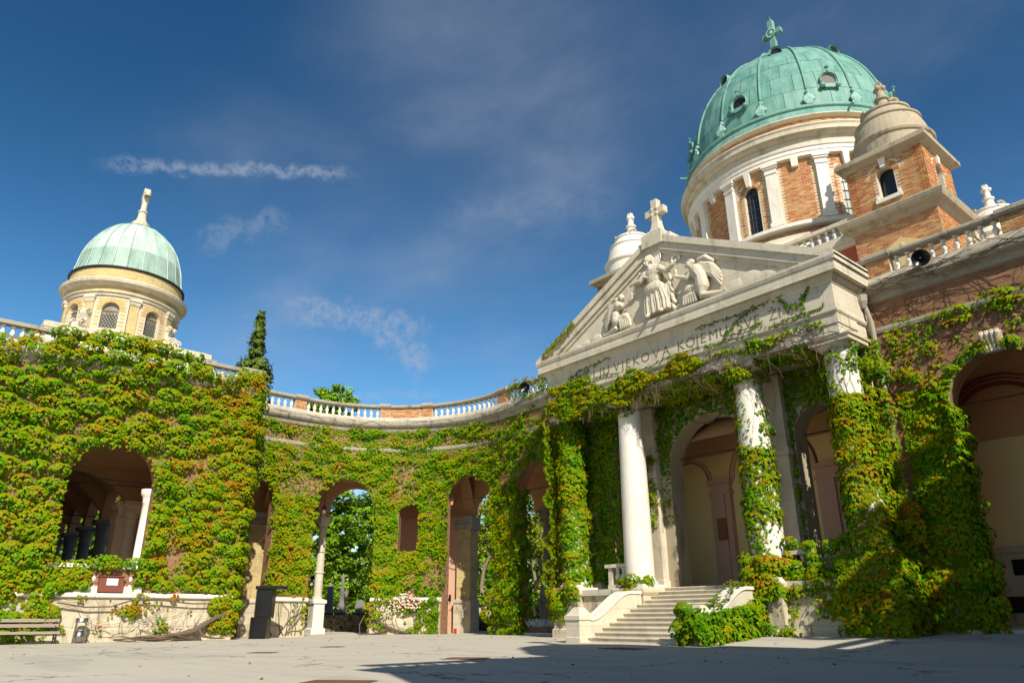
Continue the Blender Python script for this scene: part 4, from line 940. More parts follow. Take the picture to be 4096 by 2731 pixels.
# pediment relief: seated robed figure between two kneeling winged figures
def relief(name, build, vox=.021):
    q = MB(); build(q); o = q.build(name, STONE, tymp, True)
    m = o.modifiers.new('remesh', 'REMESH'); m.mode = 'VOXEL'; m.voxel_size = vox; m.use_smooth_shade = True
    s = o.modifiers.new('smooth', 'SMOOTH'); s.iterations = 1; s.factor = .35
    return o
TY = -1.05
def cap(q, pts, rad, flatn=1.0, n=10):
    q.tube([(x, TY - y * .62, z) for x, y, z in pts], rad, n)
    for (x, y, z), r in ((pts[0], rad[0]), (pts[-1], rad[-1])): q.ball((x, TY - y * .62, z), r, 10)
def el(q, c, r, tilt=0):
    q.ball((c[0], TY - c[1] * .62, c[2]), (r[0], r[1] * .7, r[2]), 14, Matrix.Rotation(tilt, 3, 'Y'))
def seated(q):
    el(q, (-.27, .50, 15.72), (.135, .20, .19)); el(q, (-.25, .36, 15.80), (.18, .20, .17)); el(q, (-.31, .62, 15.50), (.075, .10, .13)); cap(q, [(-.275, .76, 15.76), (-.285, .82, 15.67)], [.022, .032], n=6)
    cap(q, [(-.12, .40, 15.80), (-.08, .36, 15.5), (-.02, .34, 15.30)], [.07, .075, .05]); cap(q, [(-.42, .40, 15.78), (-.44, .36, 15.5), (-.42, .34, 15.34)], [.06, .065, .04])
    cap(q, [(-.40, .60, 15.79), (-.27, .74, 15.80), (-.14, .60, 15.79)], [.025, .03, .025], n=6); cap(q, [(-.36, .74, 15.60), (-.28, .80, 15.625), (-.2, .74, 15.60)], [.018, .02, .018], n=6)
    cap(q, [(-.22, .35, 15.4), (-.2, .35, 15.2)], [.13, .2])
    el(q, (-.15, .30, 15.08), (.48, .30, .36)); el(q, (-.12, .32, 14.72), (.36, .30, .42)); el(q, (-.1, .30, 14.42), (.38, .32, .3))
    cap(q, [(-.55, .34, 15.12), (-.82, .42, 14.86), (-1.22, .5, 14.84)], [.17, .15, .09]); cap(q, [(-1.22, .5, 14.84), (-1.42, .5, 14.80)], [.08, .04])
    cap(q, [(.28, .34, 15.1), (.62, .42, 14.86), (1.02, .5, 15.0)], [.17, .15, .09]); cap(q, [(1.02, .5, 15.0), (1.18, .5, 15.12)], [.09, .05])
    el(q, (-.1, .42, 14.25), (.56, .42, .30))
    for i in range(9):
        u = i / 8; x0 = -.48 + .84 * u; x1 = -.62 + 1.18 * u
        cap(q, [(x0, .62 - .1 * abs(u - .5), 14.22), (x1, .60 - .12 * abs(u - .5), 13.6), (x1 + .02, .55, 13.16)], [.085 if i % 2 else .055, .08 if i % 2 else .05, .09 if i % 2 else .055], n=7)
    q.box(-.60, .55, TY - .34, TY + .1, 13.12, 14.2)
    cap(q, [(-.42, .66, 13.05), (-.45, .78, 13.0)], [.09, .07]); cap(q, [(.3, .66, 13.08), (.32, .8, 13.04)], [.09, .07])
    for i in range(7):
        z = 14.9 - .27 * i; cap(q, [(.62 + .02 * i + .05 * (i % 2), .3, z), (.70 + .02 * i + .07 * (i % 2), .3, z - .22)], [.08, .10], n=7)
    q.box(.42, .66, TY - .28, TY + .1, 13.1, 14.3)
    for i in range(10): a = PI + PI * i / 9; cap(q, [(-.15 + .48 * math.cos(a), .52, 15.05 + .3 * math.sin(a) + .08), (-.15 + .48 * math.cos(a + .35), .52, 15.05 + .3 * math.sin(a + .35) + .08)], [.05, .05], n=6)
relief('seated_figure', seated)
q = MB()
for i in range(40): a = 2 * PI * i / 40; q.quad((-.20, TY - .13, 15.80), (-.20 + .47 * math.cos(a), TY - .10, 15.80 + .47 * math.sin(a)), (-.20 + .47 * math.cos(a + PI / 20), TY - .10, 15.80 + .47 * math.sin(a + PI / 20)), (-.20, TY - .13, 15.80))
q.tube([(-.20 + .46 * math.cos(2 * PI * i / 40), TY - .10, 15.80 + .46 * math.sin(2 * PI * i / 40)) for i in range(41)], .03, 6); q.tube([(-.20 + .2 * math.cos(.4), TY - .14, 15.88), (.25, TY - .14, 15.98)], .02, 5); q.build('halo', STONE_W, tymp)
def kneeling(q, ox, oz, s, sc):
    X = lambda x, z, y=.3: (ox + s * x * sc, y, oz + z * sc)
    el(q, X(.04, 1.50, .46), (.135 * sc, .2, .16 * sc)); el(q, X(-.03, 1.57, .40), (.165 * sc, .2, .15 * sc)); cap(q, [X(.15, 1.50, .50), X(.20, 1.44, .52)], [.03, .035], n=6); cap(q, [X(-.19, 1.52, .45), X(-.05, 1.64, .56), X(.10, 1.60, .56)], [.03, .03, .03], n=6)
    cap(q, [X(-.05, 1.4, .35), X(-.2, 1.2, .34)], [.10, .18 * sc])
    cap(q, [X(-.2, 1.2, .34), X(-.38, .85, .34), X(-.4, .5, .34)], [.26 * sc, .25 * sc, .27 * sc])
    cap(q, [X(-.1, 1.22, .46), X(.15, .98, .52), X(.55, 1.18, .52)], [.13 * sc, .11 * sc, .07 * sc]); cap(q, [X(.55, 1.18, .52), X(.7, 1.26, .52)], [.08 * sc, .05 * sc])
    el(q, X(.66, 1.42, .5), (.07 * sc, .07, .16 * sc))
    for i in range(6): cap(q, [X(-.25 + .1 * i, .62 - .02 * i, .45), X(-.1 + .1 * i, .3, .5 - .02 * i), X(-.12 + .11 * i, .02, .44)], [.10 * sc, .085 * sc, .075 * sc], n=7)
    cap(q, [X(-.4, .5, .34), X(-.38, .12, .36), X(-.8, .05, .32), X(-1.15, .02, .3)], [.27 * sc, .17 * sc, .12 * sc, .07 * sc]); cap(q, [X(-1.15, .02, .3), X(-1.28, .08, .3)], [.07, .05])
    el(q, X(.15, .55, .4), (.24 * sc, .2, .17 * sc))
    for i in range(11):
        u = i / 10; cap(q, [X(-.42 - .05 * u, 1.42 - .32 * u, .24), X(-.80 - .08 * u, 1.30 - .55 * u, .22 + .05 * (i % 2)), X(-1.10 - .10 * math.sin(u * 3), .95 - .72 * u, .18 + .05 * (i % 2))], [.11 * sc, .095 * sc, .04], n=6)
    cap(q, [X(-.3, 1.2, .3), X(-.34, 1.58, .3), X(-.62, 1.6, .28), X(-.9, 1.35, .26)], [.09, .11 * sc, .12 * sc, .09], n=8)
relief('kneeling_winged_figure', lambda q: kneeling(q, -1.98, 12.98, 1, .98), .020)
relief('kneeling_winged_figure', lambda q: kneeling(q, 1.86, 12.98, -1, 1.12), .020)
def clouds(q, c):
    for x, z, r in c: q.ball((x, TY, z), (r, .07, r * .7), 16)
relief('cloud_relief', lambda q: clouds(q, [(-3.9, 13.05, .42), (-4.5, 12.98, .34), (-5.1, 12.95, .25), (-3.3, 12.95, .28)]), .04)
relief('cloud_relief', lambda q: clouds(q, [(3.7, 13.05, .5), (4.4, 13.15, .55), (5.1, 13.05, .48), (3.2, 12.95, .3)]), .04)
q = MB(); q.tube([(1.0 + .2 * math.cos(a), TY - .04, 15.35 + .2 * math.sin(a)) for a in np.linspace(-.6, PI + .6, 16)], .05, 6); q.build('omega_relief', STONE_W, tymp)
q = MB(); q.tube([(-1.18, TY - .05, 14.98), (-1.0, TY - .05, 15.38), (-.84, TY - .05, 15.0)], .05, 6); q.tube([(-1.12, TY - .05, 15.12), (-.9, TY - .05, 15.14)], .04, 5); q.build('alpha_relief', STONE_W, tymp)

# ------------------------------------------------------------------ church with the great copper dome
CY = 13.4
ch = thing('church', 'brick church with great green copper dome behind the portico', 'church', (0, CY, 0))
b = MB(); b.box(-9.2, 9.2, 5.6, 22, 10.3, 16.3); b.box(-9.2, 9.2, 6.9, 22, 0, 10.29); b.build('church_body', P_RWALL, ch)
b = MB(); b.box(-9.4, 9.4, 5.45, 22.2, 16.3, 16.46); b.box(-9.5, 9.5, 5.35, 22.3, 16.46, 16.72); b.build('body_cornice', STONE, ch)
b = MB(); b.box(-6.1, 6.1, 5.42, 5.74, 16.72, 16.92); bp = b.build('roof_balustrade', STONE, ch)
b = MB(); b.box(-6.1, 6.1, 5.36, 5.8, 17.45, 17.62); b.build('hand_rail', STONE, bp)
me_b = baluster_me(.53, STONE_W, 1.0); balusters(me_b, [(x, 5.58, 16.92) for x in np.arange(-5.8, 5.9, .36)], bp)
b = MB(); b.lathe(0, CY, [(7.6, 16.6), (7.6, 17.6), (7.45, 17.8), (7.0, 18.55), (6.95, 18.75), (6.7, 18.8)], 64, cap=False); b.build('drum_foot', STONE, ch)
r = 6.25; mc = lambda s, d, z: ((r - d) * math.cos(s / r), CY + (r - d) * math.sin(s / r), z)
SA = lambda deg: math.radians(deg % 360) * r
wa = [-87 + 45 * k for k in range(8)]
ops = [(SA(a), .40, 19.75, 22.25) for a in wa]
b = MB(); arch_wall(b, mc, 0, 2 * PI * r, 18.7, 23.6, ops, 0, .5, .3); b.build('drum', MORTAR, ch)
pil = [-75.75 + 22.5 * k for k in range(16)]
def faces_cam(a): return math.cos(math.radians(a + 65)) > -.25
def skip_d(s, z):
    for o in ops:
        if abs(s - o[0]) < .42 and z < o[3]: return True
        if z >= o[3] and math.hypot(s - o[0], z - o[3]) < .66: return True
    return any(min(abs(s - SA(p)), 2 * PI * r - abs(s - SA(p))) < .30 for p in pil)
for i, p0 in enumerate(pil):
    if not faces_cam(p0 + 11): continue
    bricks(mc, SA(p0), SA(p0) + math.radians(22.5) * r, 19.72, 23.42, ch, (BR_O, BR_A), 0, skip_d, .26, .092, .012)
bricks(mc, SA(-190), SA(-190) + math.radians(220) * r, 18.85, 19.32, ch, (BR_O, BR_A), 0, None, .26, .092, .012)
r2 = 6.36; mc2 = lambda s, d, z: ((r2 - d) * math.cos(s / r2), CY + (r2 - d) * math.sin(s / r2), z)
b = MB(); b.lathe(0, CY, [(6.36, 25.0), (6.36, 25.75)], 96, cap=False); b.build('upper_band', MORTAR, ch)
bricks(mc2, math.radians(165) * r2, math.radians(405) * r2, 25.12, 25.66, ch, (BR_O, BR_A), 0, None, .26, .09, .012)
for i, p in enumerate(pil):
    if not faces_cam(p): continue
    s = SA(p); q = MB()
    def slab(w, z0, z1, pr): q.add([mc(s + e, d, z) for z in (z0, z1) for e, d in ((-w, -pr), (w, -pr), (w, .1), (-w, .1))], ((0, 1, 5, 4), (1, 2, 6, 5), (3, 0, 4, 7), (4, 5, 6, 7), (3, 2, 1, 0)))
    slab(.27, 19.95, 22.85, .20); slab(.33, 19.70, 19.95, .27); slab(.30, 22.85, 22.95, .25); slab(.29, 22.95, 23.15, .22); slab(.35, 23.15, 23.25, .30); slab(.40, 23.25, 23.45, .36)
    q.build('drum_pilaster', STONE_W, ch)
for k, a in enumerate(wa):
    if not faces_cam(a): continue
    windows_ring(ch, 0, CY, r, [math.radians(a)], .40, 19.75, 22.25, GLASS if k == 0 else GLASS_L, 'grid', LEAD)
    voussoirs(mc, SA(a), .42, .65, 22.25, ch, BR_A, 15)
    for aa, z0 in ((a, 22.6), (a + 22.5, 22.92)):
        s = SA(aa); q = MB(); lo, hi = (.10, .17) if aa == a else (.16, .18)
        q.add([mc(s + e, d, z) for z, w, pr in ((z0, lo, .22), (23.45, hi, .30)) for e, d in ((-w, -pr), (w, -pr), (w, .1), (-w, .1))], ((0, 1, 5, 4), (1, 2, 6, 5), (3, 0, 4, 7), (4, 5, 6, 7), (3, 2, 1, 0))); q.build('keystone', STONE_W, ch)
b = MB(); b.lathe(0, CY, [(6.3, 19.30), (6.55, 19.34), (6.62, 19.42), (6.62, 19.58), (6.52, 19.66), (6.2, 19.72)], 96, cap=False); b.build('base_moulding', STONE_W, ch)
b = MB(); b.lathe(0, CY, [(6.2, 23.40), (6.52, 23.42), (6.52, 23.62), (6.56, 23.64), (6.56, 23.84), (6.62, 23.88), (6.66, 24.0)], 96, cap=False); b.build('drum_architrave', STONE_W, ch)
b = MB(); b.lathe(0, CY, [(6.5, 23.98), (6.5, 24.40), (6.62, 24.46), (6.72, 24.58), (6.92, 24.62), (6.95, 24.84), (7.02, 24.94), (7.0, 25.02), (6.34, 25.12)], 96, cap=False); b.build('drum_cornice', STONE, ch)
b = MB(); b.lathe(0, CY, [(6.34, 25.66), (6.50, 25.70), (6.62, 25.78), (6.62, 25.84), (6.4, 25.86)], 96, cap=False); b.build('stone_rim', STONE, ch)
# dome
RD, HD, Z0 = 6.2, 7.8, 26.5
dp = lambda t_: (RD * math.cos(t_), Z0 + HD * math.sin(t_))
b = MB(); b.lathe(0, CY, [(6.62, 25.84), (6.48, 26.25), (6.3, 26.4)] + [(dp(t_)[0] - .03, dp(t_)[1] - .02) for t_ in np.linspace(0, 1.42, 16)] + [(.3, 34.2)], 96, cap=False); dome = b.build('dome', COPPER, ch, True)
b = MB(); b.tube([(6.42 * math.cos(2 * PI * i / 96), CY + 6.42 * math.sin(2 * PI * i / 96), 26.42) for i in range(97)], .14, 8); b.build('roll_moulding', COPPER, ch, True)
rows = [0.0, .17, .34, .50, .66, .82, .98, 1.20]; SEG = math.radians(22.5)
for ri in range(7):
    nsub = 2 if ri < 4 else 1
    off = (.5 if ri % 2 else 0) / nsub
    cuts = [0] + [c for c in [off + k / nsub for k in range(nsub + 1)] if .05 < c < .95] + [1]
    for c0, c1 in zip(cuts[:-1], cuts[1:]):
        tl = np.linspace(rows[ri] + .0015, rows[ri + 1] - .0015, 4); al = np.linspace(c0 * SEG + .002, c1 * SEG - .002, 4); q = MB()
        v = [((dp(t_)[0] + .02) * math.cos(a), (dp(t_)[0] + .02) * math.sin(a), dp(t_)[1] + .01) for t_ in tl for a in al]
        q.add(v, [(i * 4 + k, i * 4 + k + 1, i * 4 + k + 5, i * 4 + k + 4) for i in range(3) for k in range(3)]); me = q.mesh('copper_sheet', COPPER, True)
        for p in pil:
            if not faces_cam(p + 11): continue
            o = link('copper_sheet', me, dome); o.location = (0, CY, rnd.uniform(-.012, .006)); o.rotation_euler = (0, 0, math.radians(p))
for p in pil:
    if not faces_cam(p): continue
    a = math.radians(p); q = MB()
    q.tube([((dp(t_)[0] + .05) * math.cos(a), CY + (dp(t_)[0] + .05) * math.sin(a), dp(t_)[1] + .03) for t_ in np.linspace(.16, 1.36, 22)], .075, 6); q.build('rib', COPPER_D, dome)
    n_ = Vector((math.cos(a), math.sin(a), 0)); tg = Vector((-math.sin(a), math.cos(a), 0)); q = MB()
    for k in range(-3, 4):
        top = Vector((0, CY, 0)) + n_ * (RD + .12) + tg * (k * .075) + Vector((0, 0, 27.42 - abs(k) * .10)); bot = Vector((0, CY, 0)) + n_ * (RD + .16) + tg * (k * .035) + Vector((0, 0, 26.65))
        q.tube([bot, bot.lerp(top, .5) + n_ * .06 + tg * k * .035, top + n_ * .05, top + n_ * .12 + tg * k * .03 - Vector((0, 0, .06))], [.05, .07, .06, .03], 6)
    q.ball(Vector((0, CY, 27.55)) + n_ * (RD + .05), (.13, .13, .12), 8); q.build('palmette', COPPER_L, dome)
def oculus(az, t_, R, dep, glass, ears=True):
    a = math.radians(az); n_ = Vector((math.cos(a), math.sin(a), 0)); tg = Vector((-math.sin(a), math.cos(a), 0)); rr, zz = dp(t_); C0 = Vector((0, CY, zz)) + n_ * rr
    q = MB(); N = 28
    def ringp(rad, d): return [C0 + n_ * d + tg * (rad * math.cos(2 * PI * i / N)) + Vector((0, 0, rad * math.sin(2 * PI * i / N))) for i in range(N)]
    for (ra, da), (rb, db) in zip([(R * 1.25, -dep), (R * 1.25, .16), (R * 1.18, .22), (R * 1.13, .16), (R * 1.06, .16), (R, .10)], [(R * 1.25, .16), (R * 1.18, .22), (R * 1.13, .16), (R * 1.06, .16), (R, .10), (R * .98, .02)]):
        A, B = ringp(ra, da), ringp(rb, db); q.add(A + B, [(i, (i + 1) % N, N + (i + 1) % N, N + i) for i in range(N)])
    oc = q.build('oculus', COPPER, dome, False)
    q = MB(); q.add(ringp(R * .99, .07), [tuple(range(N))]); q.build('oculus_glass', glass, oc)
    if ears:
        for sg in (-1, 1): q = MB(); q.ball(C0 + n_ * .28 + tg * sg * R * 1.05 - Vector((0, 0, R * 1.12)), (.16, .16, .15), 10); q.build('oculus_scroll', COPPER, oc)
        q = MB()
        q.box(-.28, .28, -.1, .1, -.12, .12, None, Matrix.Translation(C0 + n_ * .18 - Vector((0, 0, R * 1.15))) @ Matrix.Rotation(a + PI / 2, 4, 'Z'))
        q.tube([C0 + n_ * .2 + Vector((0, 0, R * 1.3)), C0 + n_ * .2 + Vector((0, 0, R * 1.3 + .22))], .05, 6); q.ball(C0 + n_ * .2 + Vector((0, 0, R * 1.3 + .28)), (.13, .13, .08), 8); q.build('oculus_ornament', COPPER, oc)
GL_SKY = material('painted_sky_lit_glass', mottled((.16, .14, .13), .1, 1), .6, spec=.15)  # paler copy of the dark glass, sky reflection put into its colour
for k in range(8):
    if faces_cam(wa[k]): oculus(wa[k], .225, .40, .5, GL_SKY if k == 1 else GLASS)
    if faces_cam(wa[k] + 22.5): oculus(wa[k] + 22.5, .80, .30, 1.2, GLASS, False)
# gargoyle spouts
for az in (-37, -130, -160):
    a = math.radians(az); q = MB(); n_ = Vector((math.cos(a), math.sin(a), 0)); B0 = Vector((0, CY, 26.0))
    q.tube([B0 + n_ * 6.5, B0 + n_ * 7.15 + Vector((0, 0, .02))], [.06, .075], 8); q.build('rain_spout', COPPER, dome)
# lantern foot and cross
q = MB(); q.lathe(0, CY, [(1.9, 33.7), (1.9, 33.95), (1.6, 34.05), (.5, 34.3)], 40, cap=False); q.stack(0, CY, [(.55, 34.1), (.42, 34.4), (.36, 35.0), (.62, 35.2), (.62, 35.35), (.36, 35.45), (.34, 35.8), (.24, 36.0)]); cf = q.build('cross_foot', COPPER, dome)
q = MB(); q.box(-.17, .17, CY - .17, CY + .17, 35.9, 38.35); q.box(-.64, .64, CY - .16, CY + .16, 37.1, 37.44); q.tube([(0, CY, 38.3), (0, CY, 38.75)], .02, 5); q.build('copper_cross', COPPER, cf)
q = MB()
for i in range(14): a = 2 * PI * i / 14; q.ball((.30 * math.cos(a), CY - .24, 37.26 + .30 * math.sin(a)), (.07, .06, .07), 6)
q.ball((0, CY - .22, 37.26), (.16, .08, .16), 8)
for sx in (-1, 1):
    for sy in (-1, 1): q.tube([(sx * .75, CY + sy * .75, 34.15), (sx * .6, CY + sy * .6, 34.75), (sx * .42, CY + sy * .42, 34.9)], .07, 6)
q.build('cross_ornament', COPPER_L, cf)

# corner turrets
def turret(cx, cy, detail, painted_lit=False):
    T = MB(); T.stack(cx, cy, [(1.72, 12.0), (1.72, 16.55)]); t_ = T.build('turret', MORTAR, ch)
    q = MB(); q.stack(cx, cy, [(1.74, 16.42), (1.84, 16.5), (1.90, 16.62), (2.10, 16.72), (2.16, 16.86), (2.20, 17.0), (2.16, 17.06), (1.7, 17.12)]); q.build('turret_cornice', STONE_T, t_)
    h = 1.60
    op = [(0, .36, 17.75, 18.85)]
    fr_ = lambda s, d, z: (cx + s, cy - h + d, z); rt = lambda s, d, z: (cx + h - d, cy + s, z); lf = lambda s, d, z: (cx - h + d, cy - s, z); bk = lambda s, d, z: (cx - s, cy + h - d, z)
    q = MB()
    for f in (fr_, rt, lf, bk): arch_wall(q, f, -h, h, 17.06, 19.7, op, 0, .35)
    q.build('turret_shaft', MORTAR, t_)
    q = MB(); q.box(cx - 1.2, cx + 1.2, cy - 1.2, cy + 1.2, 17.1, 19.6); q.build('turret_glass', GLASS, t_)
    def sk(s, z): return abs(s) < .38 and 17.55 < z < 18.85 or z >= 18.85 and math.hypot(s, z - 18.85) < .62
    for f, n in ((fr_, 230 if detail else 0), (rt, 0)) if cx > 0 else ((fr_, 0), (lf, 0)):
        bricks(f, -h, h, 17.14, 19.62, t_, (BR_O, BR_A), n, sk, .27, .083, .012)
        if detail or True:
            g2 = (lambda s, d, z, f=f: f(s, d - .12, z)); bricks(g2, -1.72, 1.72, 14.2, 16.42, t_, (BR_O, BR_A), 0, None, .27, .083, .012)
        voussoirs(f, 0, .38, .62, 18.85, t_, BR_A, 13)
        q = MB(); P = lambda s, d, z: f(s, d, z)
        q.add([f(s, d, z) for z, w in ((19.2, .10), (19.66, .16)) for s, d in ((-w, -.10), (w, -.10), (w, .1), (-w, .1))], ((0, 1, 5, 4), (1, 2, 6, 5), (3, 0, 4, 7), (4, 5, 6, 7), (3, 2, 1, 0))); q.build('keystone', STONE_W, t_)
        q = MB()
        q.add([f(s, d, z) for z in (17.55, 17.72) for s, d in ((-.55, -.12), (.55, -.12), (.55, .2), (-.55, .2))], ((3, 2, 1, 0), (4, 5, 6, 7), (0, 1, 5, 4), (1, 2, 6, 5), (2, 3, 7, 6), (3, 0, 4, 7)))
        for e in (-.5, .4): q.add([f(s, d, z) for z in (17.72, 17.9) for s, d in ((e, -.12), (e + .1, -.12), (e + .1, .05), (e, .05))], ((4, 5, 6, 7), (0, 1, 5, 4), (1, 2, 6, 5), (3, 0, 4, 7)))
        q.build('window_sill', STONE_W, t_)
    q = MB(); q.stack(cx, cy, [(1.62, 19.58), (1.70, 19.64), (1.86, 19.72), (1.95, 19.78), (1.95, 19.98), (1.85, 20.06)]); q.build('turret_top_cornice', STONE_T, t_)
    q = MB(); q.lathe(cx, cy, [(1.62, 20.05), (1.66, 20.15), (1.66, 20.75), (1.74, 20.8), (1.78, 20.9), (1.72, 20.98), (1.62, 21.0)], 40, cap=False); q.lathe(cx, cy, [(1.62, 21.0), (1.52, 21.5), (1.36, 21.95), (1.42, 22.0), (1.42, 22.08), (1.30, 22.1), (1.05, 22.5), (.98, 22.6)], 40, cap=False); q.lathe(cx, cy, [(.98, 22.58), (1.06, 22.62), (1.06, 22.72), (.6, 22.86), (.36, 23.1)], 40, cap=False); cp = q.build('turret_cap', STONE_T if not painted_lit else STONE_W, t_)
    q = MB(); q.lathe(cx, cy, [(.42, 22.86), (.30, 23.1), (.23, 23.5), (.33, 23.56), (.33, 23.64), (.2, 23.7), (.17, 24.0), (.15, 24.12)], 14)
    q.box(cx - .13, cx + .13, cy - .13, cy + .13, 24.0, 24.55)
    for a in range(4): q.ball((cx + .17 * math.cos(a * PI / 2), cy + .17 * math.sin(a * PI / 2), 24.22), (.13, .13, .13), 10)
    q.build('turret_finial', STONE_T if not painted_lit else STONE_W, t_)
    q = MB()
    for a in range(4):
        A = a * PI / 2 + PI / 4; c0 = Vector((cx + .98 * math.cos(A), cy + .98 * math.sin(A), 22.7)); tg = Vector((-math.sin(A), math.cos(A), 0))
        q.tube([c0 + tg * .2 * math.cos(e) + Vector((0, 0, .2 * math.sin(e))) for e in np.linspace(-.3, PI + .3, 10)], .08, 6)
    q.build('cap_lug', STONE_T, cp)
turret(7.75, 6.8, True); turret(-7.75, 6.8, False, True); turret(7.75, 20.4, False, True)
# small pedimented window head on the right turret foot
q = MB(); Yf = 6.8 - 1.86
q.box(7.35, 8.55, Yf, Yf + .3, 14.3, 15.05); q.prism([(7.2, 15.05), (8.7, 15.05), (8.7, 15.15), (7.95, 15.55), (7.2, 15.15)], lambda x, z, d: (x, d, z), Yf - .12, Yf + .3); q.lathe(0, 0, [(.17, 0), (.17, .1), (.05, .14)], 16)
nv_ = len(q.v) - 48; q.v[nv_:] = [(7.95 + x, Yf - .0 - z, 15.2 + y) for x, y, z in q.v[nv_:]]
q.build('window_hood', material('yellow_painted_stone', plaster_fn((.60, .47, .24), (.55, .42, .2)), .9), ch)

# ------------------------------------------------------------------ climbing vine, one plant per stretch of wall
def ivy(label, loc, chunks, stems=None, group=None):
    o = thing('climbing_vine', label, 'climbing vine', loc, group)
    leaves('foliage', chunks, o)
    if stems is not None and stems.f: stems.build('vine_stem', STEM, o)
    return o
one = lambda u, v: np.ones(len(u))
mpL, sfL = wing_map(-1); mpR, sfR = wing_map(1)

# left pavilion
front = flat_surf((-19.70, 0, 0), (0, 1, 0), (1, 0, 0))
arch_f = [(-17.0, 1.80, 3.0, 6.75)]
def m_pav(u, v):
    k = ~inside(u, v, arch_f, .0); n = fbm(u * .6, v * .6, 21)
    bare = (u > -14.6) & (u < -12.0) & (fbm(u * 1.7, v * 1.1, 33) < .36) & (v < 9.2)
    low = ((u > -17.2) & (u < -15.4) & (v < 3.0)) | (v < 2.15) & ~((u > -11.7) | (u < -18.6))
    return np.where(k & ~low, np.where(bare, .22, np.where(n < .22, .45, 1.0)), 0.0)
A1 = foliage(front, -23.6, -14.7, 2.0, 12.6, m_pav, 1.7, 46, 75, .46, (.58, .36), .165, .27, 101)
A2 = foliage(front, -14.7, -10.6, 2.0, 12.7, m_pav, 1.6, 40, 90, .31, (.44, .30), .155, .46, 102)
A3 = foliage(flat_surf((-19.35, 0, 0), (0, 1, 0), (1, 0, 0)), -20.5, -12.4, 12.2, 13.9, lambda u, v: ((v < 13.35 + .45 * np.sin((u + 20.3) * .5) + .1 * np.sin(u * 3)) & ((u < -13.6) | (v < 12.7))) * 1.0, 2.2, 46, 80, .5, (.5, .34), .165, .32, 103)
A5 = foliage(front, -23.6, -20.3, 12.3, 13.5, lambda u, v: (fbm(u * 1.3, v * 1.3, 4) > .5) * .8, 1.2, 26, 30, .25, (.4, .3), .16, .75, 104)
A4 = foliage(flat_surf((-19.50, 0, 0), (0, 1, 0), (1, 0, 0)), -11.75, -10.55, .15, 2.3, one, 2.2, 40, 80, .3, (.4, .34), .16, .45, 105)
A6 = foliage(flat_surf((-19.50, 0, 0), (0, 1, 0), (1, 0, 0)), -23.5, -18.4, .1, 2.3, lambda u, v: np.where(v > .9, 1.0, .75), 1.8, 36, 70, .3, (.45, .34), .16, .5, 106)
A7 = foliage(flat_surf((-19.45, 0, 0), (0, 1, 0), (1, 0, 0)), -18.4, -11.7, .2, 1.95, lambda u, v: np.where(fbm(u * 1.5, v * 1.5, 17) > .60, .9, .015), 2.0, 13, 14, .14, (.26, .2), .15, .55, 107, spread=1.2)
A8 = foliage(flat_surf((-19.62, 0, 0), (0, 1, 0), (1, 0, 0)), -19.0, -14.9, 2.1, 3.35, lambda u, v: np.where((u > -17.2) & (u < -15.4) & (v < 3.0), 0, np.where((u > -15.8) & (v < 3.0), .35, 1.0)), 2.4, 36, 60, .28, (.4, .28), .155, .36, 108)
A9 = foliage(flat_surf((-19.34, 0, 0), (0, 1, 0), (1, 0, 0)), -11.9, -10.6, 12.3, 13.42, lambda u, v: np.where(fbm(u * 2, v * 2, 2) > .3, 1, .3), 2.6, 34, 70, .2, (.34, .28), .155, .7, 110)
side = foliage(flat_surf((-19.7, -10.8, 0), (-1, 0, 0), (0, 1, 0)), -.2, 1.6, .3, 12.2, one, 1.6, 34, 50, .3, (.4, .34), .165, .4, 109)
st = MB(); sfp = flat_surf((-19.70, 0, 0), (0, 1, 0), (1, 0, 0)); sfq = flat_surf((-19.47, 0, 0), (0, 1, 0), (1, 0, 0))
for i in range(46): vine_walk(st, sfp, rnd.uniform(-23, -11), rnd.uniform(2.2, 8), rnd.uniform(-.4, .4), 1, 26, .014, .3, .02, .22, i, 4, lambda u, v: v < 11.6 and not inside(np.array([u]), np.array([v]), [(-17.0, 2.1, 2.2, 6.9)])[0])
for i in range(34): vine_walk(st, sfq, rnd.uniform(-18.5, -11.4), rnd.uniform(.1, .5), rnd.uniform(-1.2, 1.2), 1, rnd.randint(6, 13), .012, .5, .02, .16, 50 + i)
for i in range(16): vine_walk(st, sfq, rnd.uniform(-18.4, -13), rnd.uniform(.5, 1.7), rnd.choice([-1, 1]), rnd.uniform(-.2, .3), rnd.randint(8, 16), .011, .35, .02, .18, 90 + i)
st.tube([(-19.28, -18.3, 1.6), (-19.3, -17.2, 1.42), (-19.28, -16.2, 1.45), (-19.3, -15.3, 1.75), (-19.27, -14, 1.72), (-19.3, -12.8, 1.6), (-19.28, -11.5, 1.62)], .035, 6)
st.tube([(-19.25, -10.9, 1.25), (-19.2, -11.6, 1.0), (-19.15, -12.1, .72), (-19.12, -12.6, .42), (-19.1, -13.3, .22), (-19.05, -14.2, .12), (-19.0, -15.2, .14)], [.07, .10, .12, .14, .14, .12, .07], 9)
st.tube([(-19.1, -12.4, .5), (-19.0, -12.2, .2), (-18.95, -11.7, .1), (-18.9, -11.2, .09)], [.09, .07, .05, .03], 6)
for i in range(8): vine_walk(st, flat_surf((-19.0, 0, 0), (0, 1, 0), (1, 0, 0)), rnd.uniform(-17, -12), .1, rnd.choice([-1, 1]), .03, 12, .03, .12, .1, .2, 300 + i)
ivy('billowing green and russet vine blanketing the left pavilion', (-19.6, -17, 0), [A1, A2, A3, A4, A5, A6, A7, A8, A9, side], st)

